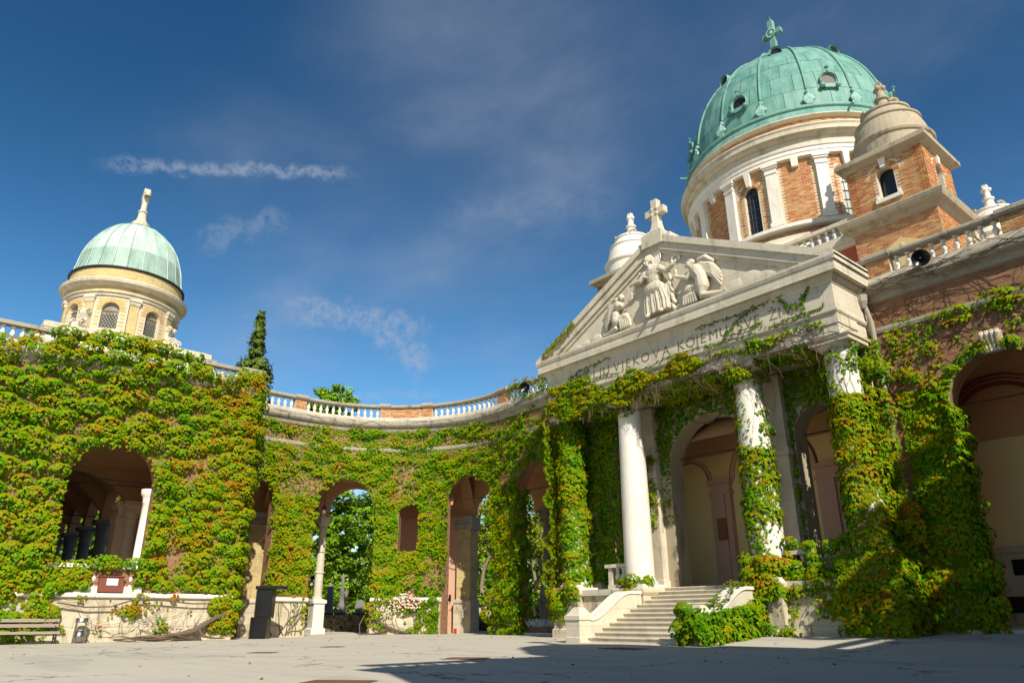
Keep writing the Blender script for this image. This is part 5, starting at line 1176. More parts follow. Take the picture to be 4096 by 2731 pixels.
# left curved wing: upper wall
OKW = lambda u, v: v < 11.6 and not inside(np.array([u]), np.array([v]), [(c, h + .15, zs, zp) for c, h, zs, zp in FRONT_OPS + [NICHE]])[0]
def m_wing(u, v):
    k = ~inside(u, v, [(c, h - .16, zs, zp) for c, h, zs, zp in FRONT_OPS] + [(13.3, .52, 4.7, 6.8)])
    n = fbm(u * .75, v * .75, 41); d = np.where(n < .27, .35, 1.0)
    d = np.where((v > 10.4) & (fbm(u * 1.1, v * 1.6, 43) < .40), .3, d)
    d = np.where((np.abs(u - 13.6) < .75) & (v > 7.9) & (v < 9.9), .35, d)
    d = np.where((u > 18.4) & (u < 20.2) & (v > 7.6) & (v < 8.8), .3, d)
    return np.where(k, d, 0)
top_m = lambda u, v: m_wing(u, v) * (v > 7.0)
B1 = foliage(sfL, .5, 23.4, 7.0, 11.75, top_m, 2.0, 34, 75, .24, (.40, .26), .15, .26, 201)
B2 = foliage(sfL, 1.0, 23.3, 11.7, 12.6, lambda u, v: (fbm(u * .8, v, 47) > .5) * .8, 1.0, 22, 22, .18, (.4, .2), .15, .5, 202)
B3 = foliage(lambda u, v, o: sfL(u, v, o + .3), .3, 6.0, 12.4, 13.5, lambda u, v: (fbm(u * .9, v, 49) > .36 + u * .03) * .9, 1.6, 24, 26, .12, (.36, .25), .15, .45, 203)
st = MB()
for i in range(60): vine_walk(st, sfL, rnd.uniform(.5, 23), rnd.uniform(7.5, 9.5), rnd.uniform(-.5, .5), 1, 20, .012, .35, .03, .2, 500 + i, 4, OKW)
for i in range(26): vine_walk(st, lambda u, v, o: sfL(u, v, o + .38), rnd.uniform(.5, 22), rnd.uniform(11.8, 12.4), rnd.choice([-1, 1]), .05, 14, .012, .2, 0, .2, 600 + i)
ivy('green vine spread over the upper wall of the curved wing', mpL(13.5, .2, 9), [B1, B2, B3], st)
# piers of the wing
def pier_ivy(label, a, e, z0, z1, seed, aut, mask=one, extra=(), stems=None, amp=.23, dens=2.4, pr=40):
    c = foliage(sfL, a, e, z0, z1, mask, dens, pr, 85, amp, (.42, .32), .16, aut, seed)
    return ivy(label, mpL((a + e) / 2, .2, 0), [c, *extra], stems)
st = MB()
for i in range(10): vine_walk(st, lambda u, v, o: sfL(u, v, o + .25), rnd.uniform(18.9, 20.8), .1, rnd.uniform(-.5, .5), 1, 12, .035, .35, .0, .18, 700 + i, 6)
side_l = lambda s, sg: flat_surf(mpL(s, .3, 0), tuple(np.array(mpL(s, 1.3, 0)) - np.array(mpL(s, .3, 0))), tuple((np.array(mpL(s + .05 * sg, .3, 0)) - np.array(mpL(s, .3, 0))) / .05))
X1 = foliage(side_l(18.7, -1), 0, .8, .6, 7.4, one, 1.5, 30, 60, .2, (.3, .3), .16, .35, 321)
pier_ivy('vine mantling the pier behind the black dispenser', 18.75, 21.0, 2.2, 7.3, 311, .4, one, (X1, foliage(lambda u, v, o: sfL(u, v, o + .25), 18.7, 20.9, .2, 2.2, lambda u, v: np.where((u < 19.05) | (fbm(u * 2, v * 2, 5) > .66), .8, .02), 1.6, 14, 20, .14, (.25, .25), .15, .5, 322)), st)
def m_niche(u, v): return np.where(inside(u, v, [NICHE]), 0, np.where((u < 12.4) & (v < 4.2) & (fbm(u * 2, v, 8) < .48), .2, np.where((np.abs(u - 13.1) < .3) & (v < 3.4), .3, 1.0)))
st = MB()
q3 = lambda s, z, d=-.1: mpL(s, d, z)
st.tube([q3(15.3, 1.3), q3(15.0, .9), q3(14.6, .7), q3(14.1, .45), q3(13.6, .3), q3(13.0, .18), q3(12.3, .12)], [.05, .07, .07, .08, .07, .06, .04], 7)
st.tube([q3(14.0, .45), q3(14.4, .25), q3(15.0, .12), q3(15.7, .10, -.3), q3(15.75, .6, -.25), q3(15.5, 1.1)], [.05, .06, .05, .045, .04, .03], 7)
for i in range(12): vine_walk(st, lambda u, v, o: sfL(u, v, o + .25), rnd.uniform(11.5, 15), rnd.uniform(.1, .4), rnd.uniform(-1, 1), 1, 10, .014, .4, .0, .17, 800 + i)
N1 = foliage(lambda u, v, o: sfL(u, v, o + .26), 11.2, 12.6, .15, 1.95, lambda u, v: np.where(fbm(u * 2.2, v * 2.2, 3) > .42, 1, .1), 3.0, 36, 130, .16, (.24, .2), .11, .06, 331)
N2 = foliage(lambda u, v, o: sfL(u, v, o + .26), 12.5, 15.3, .15, 2.0, lambda u, v: np.where((fbm(u * 1.3, v * 1.3, 6) > .45) | ((v > 1.2) & (u < 14.4)), .9, .05), 2.2, 26, 40, .26, (.3, .26), .14, .34, 332)
N3 = foliage(side_l(15.25, 1), -.2, .8, .8, 7.2, one, 1.6, 34, 70, .22, (.3, .3), .16, .15, 333)
N4 = foliage(side_l(11.2, -1), -.2, .4, 4, 7.2, one, 1.6, 24, 50, .16, (.3, .3), .16, .2, 334)
pier_ivy('bright green vine framing the arched niche', 11.2, 15.25, 2.1, 7.3, 312, .24, m_niche, (N1, N2, N3, N4), st, .22)
Y1 = foliage(side_l(5.85, -1), -.2, 1.1, .1, 7.6, one, 1.8, 34, 70, .22, (.3, .3), .16, .12, 335)
Y2 = foliage(lambda u, v, o: sfL(u, v, o + .25), 5.75, 7.75, .1, 2.2, one, 2.6, 50, 100, .34, (.42, .32), .16, .34, 336)
pier_ivy('leafy pillar of vine between the two garden arches', 5.8, 7.7, 1.9, 7.4, 313, .30, one, (Y1, Y2))
Z1_ = foliage(side_l(2.35, 1), -.2, .9, 1.8, 7.4, one, 1.6, 30, 60, .2, (.3, .3), .16, .1, 337)
pier_ivy('shaded vine between the portico corner and the first garden arch', .2, 2.35, 1.2, 7.3, 314, .12, one, (Z1_,))

# portico columns
def col_ivy(label, x, parts_, stems=None):
    return ivy(label, (x, 0, 2), parts_, stems)
cs = lambda x: cyl_surf(x, 0, .55)
wrap = (-PI - .2, .35)
def tor(seed, n=6):
    b_ = MB()
    for i in range(n): pass
    return b_
st = MB()
for i in range(12): vine_walk(st, cs(-6.8), rnd.uniform(-2.6, -.4), 2.4, rnd.uniform(-.2, .2), 1, 30, .016, .25, .0, .22, 900 + i)
col_ivy('vine smothering the leftmost portico column and its pedestal', -6.8, [
    foliage(cs(-6.8), -PI - .4, .5, 2.2, 10.0, one, 2.6, 34, 260, .20, (.36, .28), .16, .34, 401, .55),
    foliage(flat_surf((-6.8, -.8, 0), (1, 0, 0), (0, -1, 0)), -.95, .95, .75, 2.2, lambda u, v: np.where((u < .1) | (v > 1.55), 1., .1), 3, 46, 80, .28, (.34, .28), .15, .5, 402),
    foliage(flat_surf((-6.8 - .8, 0, 0), (0, 1, 0), (-1, 0, 0)), -.8, .8, .8, 9.5, one, 1.4, 30, 40, .3, (.34, .3), .15, .4, 403),
    foliage(flat_surf((-6.7, 1.05, 0), (1, 0, 0), (0, -1, 0)), -.6, 1.9, 2.4, 9.8, one, 1.5, 30, 70, .2, (.34, .3), .15, .15, 404)], st)
st = MB()
for i in range(14): vine_walk(st, cs(3.03), rnd.uniform(-2.8, -.3), rnd.uniform(2.4, 6), rnd.uniform(-.3, .3), 1, 24, .012, .3, .0, .2, 930 + i)
col_ivy('vine climbing the second column from the right with white stone showing above', 3.03, [
    foliage(cs(3.03), -PI - .2, .5, 2.5, 6.75, lambda u, v: np.where((u > -.95) & (v < 4.0), .1, 1.), 2.2, 30, 190, .15, (.34, .28), .14, .30, 411, .55),
    foliage(cs(3.03), -PI - .2, -1.55, 6.7, 9.8, lambda u, v: np.where(u < -2.15, .95, .42 * (fbm(u * 2, v * 1.7, 3) > .42)), 1.8, 24, 50, .2, (.26, .24), .14, .38, 412, .55),
    foliage(cs(3.03), -1.55, .5, 6.9, 9.8, lambda u, v: np.where((u > -.75), .7 * (fbm(u * 2, v * 1.3, 5) > .42), .5 * (fbm(u * 2, v * 1.6, 9) > .58)), 1.8, 20, 36, .16, (.22, .2), .14, .40, 413, .55),
    foliage(cyl_surf(3.03, 0, .75), -PI - .6, .6, 1.55, 2.9, one, 4.2, 50, 120, .27, (.36, .26), .15, .42, 414, .8),
    foliage(cyl_surf(3.03, 0, .72), -PI - .3, .4, 9.3, 10.15, lambda u, v: np.where((u < -1.2) | (fbm(u * 2, v * 2, 3) > .5), .9, .2), 4, 26, 70, .2, (.28, .2), .14, .4, 416),
    foliage(flat_surf((3.03, -.8, 0), (1, 0, 0), (0, -1, 0)), -.6, .8, .5, 2.0, lambda u, v: np.where(v > 1.45, 1, .05), 2, 26, 30, .2, (.26, .24), .15, .3, 415)], st)
st = MB()
for i in range(26): vine_walk(st, cs(6.8), rnd.uniform(-2.9, .2), rnd.uniform(2.4, 8), rnd.uniform(-.3, .3), 1, 26, .012, .3, .0, .2, 960 + i)
col_ivy('vine cloaking the rightmost portico column in russet and green', 6.8, [
    foliage(cs(6.8), -PI - .3, .6, 2.2, 8.0, one, 2.6, 30, 280, .13, (.34, .26), .15, .36, 421, .55),
    foliage(cs(6.8), -PI - .3, .6, 7.6, 9.9, lambda u, v: .75 * (fbm(u * 2, v * 2, 7) > .45), 1.8, 18, 50, .18, (.24, .2), .14, .5, 422, .55),
    foliage(flat_surf((7.12, 1.06, 0), (1, 0, 0), (0, -1, 0)), -.45, .7, 2.4, 10.2, one, 1.8, 34, 90, .22, (.34, .28), .15, .38, 423),
    foliage(flat_surf((7.3, .5, 0), (0, 1, 0), (1, 0, 0)), -.5, .9, 2.2, 8.5, one, 1.6, 34, 80, .22, (.34, .28), .15, .30, 424),
    foliage(flat_surf((6.9, -.8, 0), (1, 0, 0), (0, -1, 0)), -1.0, 1.0, .35, 2.6, one, 3.0, 40, 150, .24, (.38, .28), .15, .42, 425),
    foliage(flat_surf((7.62, 0, 0), (0, 1, 0), (1, 0, 0)), -.9, 1.4, .35, 2.6, one, 2.6, 36, 120, .24, (.38, .28), .15, .3, 426)], st)
col_ivy('sprigs of vine at the foot of the bare white column', -3.03, [
    foliage(cyl_surf(-3.03, 0, .74), -2.7, -.2, 1.85, 2.42, lambda u, v: np.where(fbm(u * 2, v, 4) > .35, 1, .2), 4, 30, 60, .16, (.3, .14), .14, .22, 431, .8),
    foliage(cs(-3.03), -2.2, -.7, 9.3, 9.9, one, 3, 24, 60, .24, (.34, .2), .14, .3, 432, .55)])

# entablature: fringe hanging under the architrave and thin runners over the frieze
arc = flat_surf((0, -.86, 0), (1, 0, 0), (0, -1, 0))
def m_arc(u, v):
    low = 10.02 - .22 * np.sin(u * 1.9) - .2 * (u < -2) + .35 * ss_(u, -1.5, 1.5)
    hi = np.where(u < -4.5, 11.5, np.where(u < 2.2, 10.98 - .12 * (u + 4.5) / 6 + .25 * np.sin(u * 2.3), 10.72))
    return np.where((v > low) & (v < hi), np.where(u < 1.6, 1.0, .55 * (fbm(u * 1.4, v * 2, 3) > .42)), 0)
st = MB()
def runner(pts, rad=.016, y=-.93):
    out = []
    P = [Vector((p[0], 0, p[1])) for p in pts]
    for a, c in zip(P[:-1], P[1:]):
        for k in range(6): q = a.lerp(c, k / 6); out.append((q.x + rnd.gauss(0, .025), y - .02 - rnd.random() * .02, q.z + rnd.gauss(0, .025)))
    st.tube(out, rad, 5); return out
fr_pts = []
for pts in ([(-1.9, 10.9), (-.5, 11.05), (.5, 11.15), (1.9, 11.1), (2.7, 11.0), (3.0, 11.35), (3.5, 11.75), (4.3, 12.0), (5.2, 12.1), (5.6, 12.15)], [(3.0, 11.2), (4.0, 11.25), (4.6, 11.3)], [(1.9, 11.05), (3.2, 11.0), (4.4, 10.98)], [(4.3, 12.05), (3.4, 11.9), (2.4, 11.95), (1.5, 11.98)],
            [(5.3, 12.1), (5.5, 11.7), (5.8, 11.45), (6.2, 11.5), (6.3, 11.9)], [(6.2, 11.2), (6.25, 11.8), (6.6, 12.1)], [(-6.8, 10.9), (-6.0, 11.5), (-5.2, 11.85), (-4.0, 11.95), (-3.0, 12.0)], [(-6.5, 11.2), (-5.5, 11.55), (-4.4, 11.75)], [(-6.2, 11.0), (-5.0, 11.2), (-3.6, 11.3), (-2.6, 11.1)], [(4.8, 11.05), (5.6, 11.1), (6.8, 11.1)], [(5.0, 10.95), (6.2, 11.0), (7.1, 11.2)]):
    fr_pts += runner(pts)
for i in range(40): x = rnd.uniform(-6.5, 7); st.tube([(x, -.9, 10.6), (x + rnd.uniform(-.1, .1), -.95, 10.2), (x + rnd.uniform(-.2, .2), -.93, 9.7 - rnd.random() * .5)], .008, 3)
for i in range(150): vine_walk(st, flat_surf((0, -.88, 0), (1, 0, 0), (0, -1, 0)), rnd.uniform(-5, 7), rnd.uniform(9.85, 10.6), rnd.choice([-1, 1]), rnd.uniform(-.3, .3), 10, .012, .5, .0, .16, 1100 + i)
fp = np.array([p for p in fr_pts for _ in range(3)]); k_ = rng.random(len(fp)) < .85; fp = fp[k_]; n_ = len(fp)
run = [(fp + rng.normal(0, .05, (n_, 3)) * (1, .2, 1), np.tile([0, -1, .5], (n_, 1)) + rng.normal(0, .3, (n_, 3)), np.tile([0, -.2, -1.], (n_, 1)) + rng.normal(0, .5, (n_, 3)), rng.uniform(.07, .13, n_), leaf_colors(np.clip(rng.normal(.25, .14, n_), .02, .9)))]
rk = []
rkp = [(-7.3 + .05 * i + rnd.gauss(0, .05), 13.05 + .5 * .05 * i + rnd.gauss(0, .12)) for i in range(46) for _ in range(5)]
fp = np.array([(x, -1.36, z) for x, z in rkp]); n_ = len(fp)
run.append((fp, np.tile([0, -1, .5], (n_, 1)) + rng.normal(0, .3, (n_, 3)), np.tile([0, -.2, -1.], (n_, 1)) + rng.normal(0, .5, (n_, 3)), rng.uniform(.07, .13, n_), leaf_colors(np.clip(rng.normal(.5, .2, n_), .02, .95))))
D1 = foliage(arc, -7.3, 7.2, 9.4, 11.6, m_arc, 10, 18, 140, .16, (.24, .13), .14, .36, 441)
D2 = foliage(flat_surf((-7.3, 0, 0), (0, 1, 0), (-1, 0, 0)), -.9, 1.4, 9.6, 12.0, lambda u, v: .7 * (fbm(u * 2, v * 2, 4) > .4), 1.8, 26, 50, .25, (.3, .25), .14, .5, 442)
ivy('vine fringe hanging from the architrave with runners over the carved words', (0, -.9, 10), [D1, D2, [run[0], run[1]]], st)

# wall behind the columns, in shade
wb = flat_surf((0, 1.5, 0), (1, 0, 0), (0, -1, 0))
def m_back(u, v): return np.where(inside(u, v, [(c, h + .02, 0, zp) for c, h, zs, zp in FW_OPS]), 0, np.where((np.abs(u) > 2.2) & (np.abs(u) < 3.85) & (v < 6.8), np.where(u < 0, .25 * (v > 4.6), 1.), 1.0))
st = MB()
for i in range(60): vine_walk(st, wb, rnd.uniform(-6.5, 6.5), rnd.uniform(8.8, 9.6), rnd.uniform(-1, 1), rnd.uniform(-.5, .6), 12, .012, .5, .05, .16, 1200 + i, 4, lambda u, v: v < 9.9 and not inside(np.array([u]), np.array([v]), [(c, h + .1, 0, zp) for c, h, zs, zp in FW_OPS])[0])
st.tube([(-.9, 1.3, 9.2), (-.4, 1.25, 8.75), (.3, 1.22, 8.6), (.9, 1.25, 8.9), (1.3, 1.3, 9.3)], .03, 5)
ivy('dark shaded vine on the portico wall round the arches', (0, 1.4, 8), [foliage(wb, -7, 7, 2.3, 9.95, m_back, 1.5, 26, 75, .2, (.36, .28), .15, .10, 451)], st)
ivy('vine covering the low wall between the two right columns', (4.95, -.4, 0), [
    foliage(flat_surf((0, -.36, 0), (1, 0, 0), (0, -1, 0)), 3.85, 6.1, .8, 2.2, lambda u, v: np.where((u > 5.2) | (v > 1.5), 1, .5 * (fbm(u * 2, v * 2, 6) > .5)), 2.4, 40, 70, .24, (.36, .28), .15, .3, 461),
    foliage(flat_surf((0, .0, 0), (1, 0, 0), (0, -1, 0)), 3.7, 6.1, 2.0, 3.35, one, 2.4, 44, 80, .3, (.36, .28), .15, .15, 462)])
und = lambda u, v, o: (np.stack([u, v, 10.02 - o], 1), np.tile([0.0, -.5, -1.0], (len(u), 1)))
ivy('tangled dark vine on the portico soffit above the columns', (0, .8, 10), [foliage(und, -6.9, 6.9, -.8, 1.5, lambda u, v: np.where(np.minimum(np.abs(np.abs(u) - 3.03), np.abs(np.abs(u) - 6.8)) < .8, 0, fbm(u, v, 7) > .3) * 1.0, 2, 26, 50, .2, (.4, .3), .15, .3, 472)])
ivy('vine strands beside the bright pilaster at the top of the steps', (-3.2, 1.1, 5), [foliage(flat_surf((0, 1.1, 0), (1, 0, 0), (0, -1, 0)), -3.75, -2.6, 4.6, 7.6, lambda u, v: .8 * (fbm(u * 2, v * 2, 4) > .4), 3, 22, 50, .18, (.26, .2), .14, .45, 471)])

# the right-hand low post and cheek wall under vine; its nearest leaves are single pieces
nv = thing('climbing_vine', 'fresh green vine heaped over the right post at the foot of the steps', 'climbing vine', (2.7, -4, 0))
box_s = [foliage(flat_surf((0, -4.4, 0), (1, 0, 0), (0, -1, 0)), 2.25, 3.25, .12, 1.15, lambda u, v: np.where((v < .3) & (u > 2.7) & (u < 3.1), .2, 1.), 5, 44, 120, .26, (.34, .26), .15, .12, 481),
         foliage(flat_surf((3.05, 0, 0), (0, 1, 0), (1, 0, 0)), -4.5, -1.9, .15, 1.2, lambda u, v: (v < 1.0 + .12 * (u + 4.4)) * 1.0, 5, 36, 130, .24, (.3, .24), .14, .10, 482),
         foliage(flat_surf((2.95, 0, 0), (0, 1, 0), (1, 0, 0)), -2.6, -.8, .2, 1.75, lambda u, v: (v < .95 + .42 * (u + 2.6)) * 1.0, 4, 36, 90, .24, (.3, .26), .15, .16, 483),
         foliage(flat_surf((2.3, 0, 0), (0, 1, 0), (-1, 0, 0)), -4.4, -3.5, .2, 1.1, one, 4, 36, 90, .18, (.3, .26), .15, .12, 484)]
top_s = lambda u, v, o: (np.stack([2.62 + (v), u, .95 + .98 * ss_((u + 3.75) / 2.95, 0, .78) + o], 1), np.tile([0.0, -.3, 1.0], (len(u), 1)))
box_s.append(foliage(top_s, -4.2, -.9, -.32, .34, lambda u, v: .8 * (fbm(u * 1.8, v * 3, 5) > .40), 5, 16, 40, .08, (.3, .14), .13, .16, 485))
ch_ = [c for L in box_s for c in L if len(c[0])]; arr = [np.concatenate([c[i] for c in ch_]) for i in range(5)]
near = np.argsort(np.linalg.norm(arr[0] - np.array(CAM), axis=1))[:260]; rest = np.setdiff1d(np.arange(len(arr[0])), near)
link('foliage', leaf_mesh('foliage', *[a[rest] for a in arr]), nv, 'stuff')
TINTED = []
for k in range(5):
    z_ = np.zeros((1, 3)); TINTED.append(leaf_mesh('leaf', z_, np.array([[0, 0, 1.0]]), np.array([[0, 1.0, 0]]), np.array([1.0]), leaf_colors(np.array([.06 + .09 * k]))))
for i in near:
    N_ = Vector(arr[1][i]).normalized(); T_ = Vector(arr[2][i]); T_ = (T_ - N_ * T_.dot(N_)).normalized(); Rv = T_.cross(N_)
    o = link('leaf', TINTED[rnd.choice([0, 1, 1, 2, 2, 3, 4]) if rnd.random() < .9 else 4], nv); m_ = Matrix((Rv, T_, N_)).transposed().to_4x4(); m_ = m_ @ Matrix.Scale(arr[3][i], 4); m_.translation = Vector(arr[0][i]); o.matrix_basis = m_
st = MB()
for i in range(10): vine_walk(st, flat_surf((3.0, 0, 0), (0, 1, 0), (1, 0, 0)), rnd.uniform(-4.2, -1), .15, rnd.uniform(-.3, .3), 1, 7, .014, .3, .05, .15, 1300 + i)
st.build('vine_stem', STEM, nv)
ivy('low sprig of vine trailing from the right pedestal', (3.9, -.9, .3), [foliage(flat_surf((0, -.95, 0), (1, 0, 0), (0, -1, 0)), 3.1, 4.2, .3, .62, one, 6, 24, 40, .2, (.24, .14), .14, .14, 491)])

# right wing: pier and string course
def m_rp(u, v): return np.where(inside(u, v, [(4.1, 1.75, 0, 7.25)]), 0, np.where((u < .85) & (v > 2.4), 0, 1.0))
st = MB()
for i in range(70): vine_walk(st, sfR, rnd.uniform(.6, 6.5), rnd.uniform(7.5, 11), rnd.uniform(-1, 1), rnd.uniform(-.3, 1), 22, .010, .4, .0, .2, 1400 + i, 4, OKW)
for i in range(26): vine_walk(st, lambda u, v, o: sfR(u, v, o + .36), rnd.uniform(.3, 6), rnd.uniform(11.9, 12.3), rnd.choice([-1, 1]), .04, 18, .014, .2, 0, .2, 1500 + i)
E1 = foliage(sfR, .5, 2.5, .3, 8.2, m_rp, 2.6, 34, 170, .16, (.42, .3), .16, .34, 501)
E2 = foliage(sfR, .6, 2.6, 8.2, 10.6, lambda u, v: m_rp(u, v) * np.where(fbm(u, v, 5) > .42, .85, .1), 1.6, 26, 40, .2, (.34, .24), .15, .46, 502)
E3 = foliage(sfR, 1.2, 6.6, 10.0, 11.0, lambda u, v: (np.abs(v - 10.45 - .12 * np.sin(u * 1.7)) < .32) * np.where(fbm(u * 1.3, v, 9) > .34, .95, .15), 2.2, 24, 30, .2, (.4, .16), .15, .42, 503)
E4 = foliage(lambda u, v, o: sfR(u, v, o + .05), 1.9, 6.4, 7.4, 10.0, lambda u, v: (np.abs(np.hypot(u - 4.1, v - 7.25) - 1.86) < .2) * .95, 4, 20, 60, .16, (.3, .14), .14, .5, 504)
E5 = foliage(lambda u, v, o: sfR(u, v, o + .28), -.1, 2.6, .4, 2.2, one, 2.8, 36, 130, .24, (.38, .28), .15, .3, 505)
E6 = foliage(sfR, 2.4, 6.4, 8.6, 10.2, lambda u, v: np.where(inside(u, v, [(4.1, 1.75, 0, 7.25)]), 0, .5 * (fbm(u * 1.2, v * 1.2, 15) > .5)), 1.4, 22, 30, .14, (.3, .2), .14, .2, 506)
E7 = foliage(flat_surf((9.38, 1.55, 0), (0, 1, 0), (1, 0, 0)), -.3, .9, .4, 7.6, one, 2.0, 36, 80, .24, (.34, .3), .16, .12, 507)
ivy('vine on the right wing pier and string course with bare brick between', (8.3, 1.4, 0), [E1, E2, E3, E4, E5, E6, E7], st)
q = MB(); k0 = mpR(4.1, .2, 9.1)
for s in (-.22, -.07, .08, .23): q.tube([mpR(4.1 + s, .10, 9.5), mpR(4.1 + s, .02, 9.4), mpR(4.1 + s * .8, .12, 9.1), mpR(4.1 + s * .75, .14, 8.85)], [.09, .10, .07, .06], 8)
sweep(q, mpR, [3.8, 4.42], [(.3, 8.85), (.14, 8.85), (.12, 9.5), (.3, 9.5)]); q.build('arch_keystone', STONE, wingR)
q = MB(); sweep(q, mpR, [1.6, 6.6], [(.3, .2), (-.05, .2), (-.05, .50), (.3, .52), (4.3, .52), (4.3, .2)]); q.build('gallery_step', STONE, wingR)

# ------------------------------------------------------------------ things standing about
def gpos(x, y): return (x, y, float(gz(np.array(x), np.array(y))))
# bench
bx, by = -18.85, -19.75; L = 3.3
bn = thing('park_bench', 'weathered slatted park bench against the ivy wall', 'bench', (bx, by, 0))
for k, (x, z, w, h) in enumerate([(-.28, .90, .035, .13), (-.25, .70, .035, .13), (.22, .43, .07, .10), (.08, .45, .09, .035), (-.04, .45, .09, .035), (-.16, .45, .09, .035)]):
    q = MB(); q.box(bx + x - w / 2, bx + x + w / 2, by - L / 2, by + L / 2, z - h / 2, z + h / 2); q.build('slat', WOOD_G, bn)
for e in (-L / 2 + .05, L / 2 - .12):
    q = MB(); y = by + e
    q.tube([(bx + .24, y, .01), (bx + .22, y, .2), (bx + .18, y, .42), (bx - .2, y, .42), (bx - .24, y, .6), (bx - .30, y, .96)], .028, 6); q.tube([(bx - .34, y, .01), (bx - .24, y, .2), (bx - .2, y, .42)], .028, 6); q.tube([(bx + .2, y, .1), (bx + .02, y, .24), (bx - .28, y, .1)], .018, 5); q.tube([(bx - .2, y, .5), (bx + .05, y, .64), (bx + .2, y, .62), (bx + .24, y, .44)], .02, 6); q.build('iron_leg', IRON, bn)
# steel litter bin
x, y = -18.95, -17.30
bi = thing('litter_bin', 'stainless steel litter bin beside the bench', 'litter bin', (x, y, 0))
q = MB(); q.lathe(x, y, [(.235, .80), (.25, .98), (.24, .985), (.225, .80)], 28, cap=False); q.build('rim', STEEL, bi, True)
q = MB(); q.lathe(x, y, [(.19, .05), (.19, .50), (.18, .50), (.18, .08)], 28); q.build('bucket', STEEL, bi, True)
for k in range(4):
    a = k * PI / 2 + .5; q = MB(); q.tube([(x + .29 * math.cos(a), y + .29 * math.sin(a), 0), (x + .24 * math.cos(a), y + .24 * math.sin(a), .9)], .022, 6); q.build('leg', STEEL, bi)
# notice case on the plinth
nb = thing('notice_case', 'brown metal notice case with a white sheet on the stone ledge', 'notice box', (-19.5, -16.3, 2.04))
T_ = Matrix.Translation((-19.42, -16.32, 2.05)) @ Matrix.Rotation(-.12, 4, 'Y')
q = MB(); q.box(-.16, .03, -.5, .5, 0, .64, None, T_); q.box(-.2, .09, -.53, .53, .64, .68, None, T_); q.build('case', RUST, nb)
q = MB(); q.box(.031, .036, -.2, .25, .29, .57, None, T_); sh = q.build('paper_sheet', PAPER, nb)
q = MB()
for k in range(5): q.box(.0362, .0366, -.14, .19 - .05 * (k % 2), .33 + .045 * k, .337 + .045 * k, None, T_)
q.build('print_lines', INK, sh)
# black candle dispenser
x, y = -20.35, -8.85; z0 = gpos(x, y)[2]
dz = thing('candle_dispenser', 'tall glossy black dispenser cabinet in front of the vine pier', 'dispenser', (x, y, z0))
T_ = Matrix.Translation((x, y, z0)) @ Matrix.Rotation(math.radians(-38), 4, 'Z')
def dbox(name, a): q = MB(); q.box(*a, None, T_); o = q.build(name, BLACK, dz); m = o.modifiers.new('bevel', 'BEVEL'); m.width = .025; m.segments = 2; return o
dbox('base_cabinet', (-.42, .40, -.50, .30, .05, 1.02)); dbox('foot_plate', (-.44, .42, -.52, .32, 0, .06)); dbox('upper_cabinet', (-.34, .42, -.34, .44, 1.0, 2.34)); dbox('roof', (-.42, .50, -.42, .98, 2.33, 2.50))
for sx, sy in ((.425, -.345),):
    q = MB(); q.tube([T_ @ Vector((sx, sy, 1.05)), T_ @ Vector((sx, sy, 2.3))], .022, 6); q.build('edge_strip', STEEL, dz)
q = MB(); q.tube([T_ @ Vector((.40, -.505, .08)), T_ @ Vector((.40, -.505, 1.0))], .018, 6); q.build('edge_strip', STEEL, dz)
# leaning grave cross and lantern
gx = thing('grave_cross', 'orange wooden grave cross with small black roof leaning in the arch', 'cross', mpL(10.95, .95, .12))
P0 = Vector(mpL(10.95, .75, .14)); P1 = Vector(mpL(11.12, 1.2, 1.98)); ax = (P1 - P0).normalized(); tg = Vector((.78, -.62, 0)).normalized(); fw_ = ax.cross(tg).normalized()
Mx = Matrix((tg, fw_, ax)).transposed().to_4x4(); Mx.translation = P0
q = MB(); q.box(-.06, .06, -.025, .025, 0, 1.9, None, Mx); q.build('upright', WOOD_O, gx)
q = MB(); q.box(-.32, .32, -.022, .022, 1.32, 1.45, None, Mx); q.build('crossbar', material('pale_wood_bar', wood_fn((.50, .36, .14), (.58, .43, .18)), .6), gx)
q = MB()
for s in (-1, 1): q.box(-.0, .46, -.06, .06, -.02, .02, None, Mx @ Matrix.Translation((0, 0, 2.12)) @ Matrix.Rotation(s * .85 + (PI if s < 0 else 0) * 0, 4, 'Y') @ Matrix.Scale(s, 4, (1, 0, 0)))
q.build('roof_board', BLACK, gx)
x, y, z = mpL(10.55, .75, 0); z = gpos(x, y)[2] + .02
q = MB(); q.lathe(x, y, [(.075, z), (.09, z + .05), (.08, z + .2), (.095, z + .22), (.07, z + .27)], 14); tag(q.build('grave_lantern', RED_L), 'small red plastic candle lantern on the gallery floor', 'lantern')
# flowers on the ledge
fl = thing('flower_arrangement', 'bunch of pink and cream flowers on the niche ledge', 'flowers', mpL(13.2, 0, 2.0))
q = MB(); q2 = MB(); c0 = []
for i in range(150):
    s = rnd.gauss(13.15, .55); u = rnd.random(); d = -.1 - .2 * rnd.random() - .12 * u; z = 2.25 - .75 * u + rnd.gauss(0, .06) - .25 * abs(s - 13.1); p = mpL(s, d, z)
    (q if rnd.random() < .6 else q2).ball(p, (.055, .055, .045), 6); c0.append(p)
q.build('pink_blossoms', FLOWER_P, fl, kind='stuff'); q2.build('cream_blossoms', material('cream_petals', flat((.8, .7, .6)), .7), fl, kind='stuff')
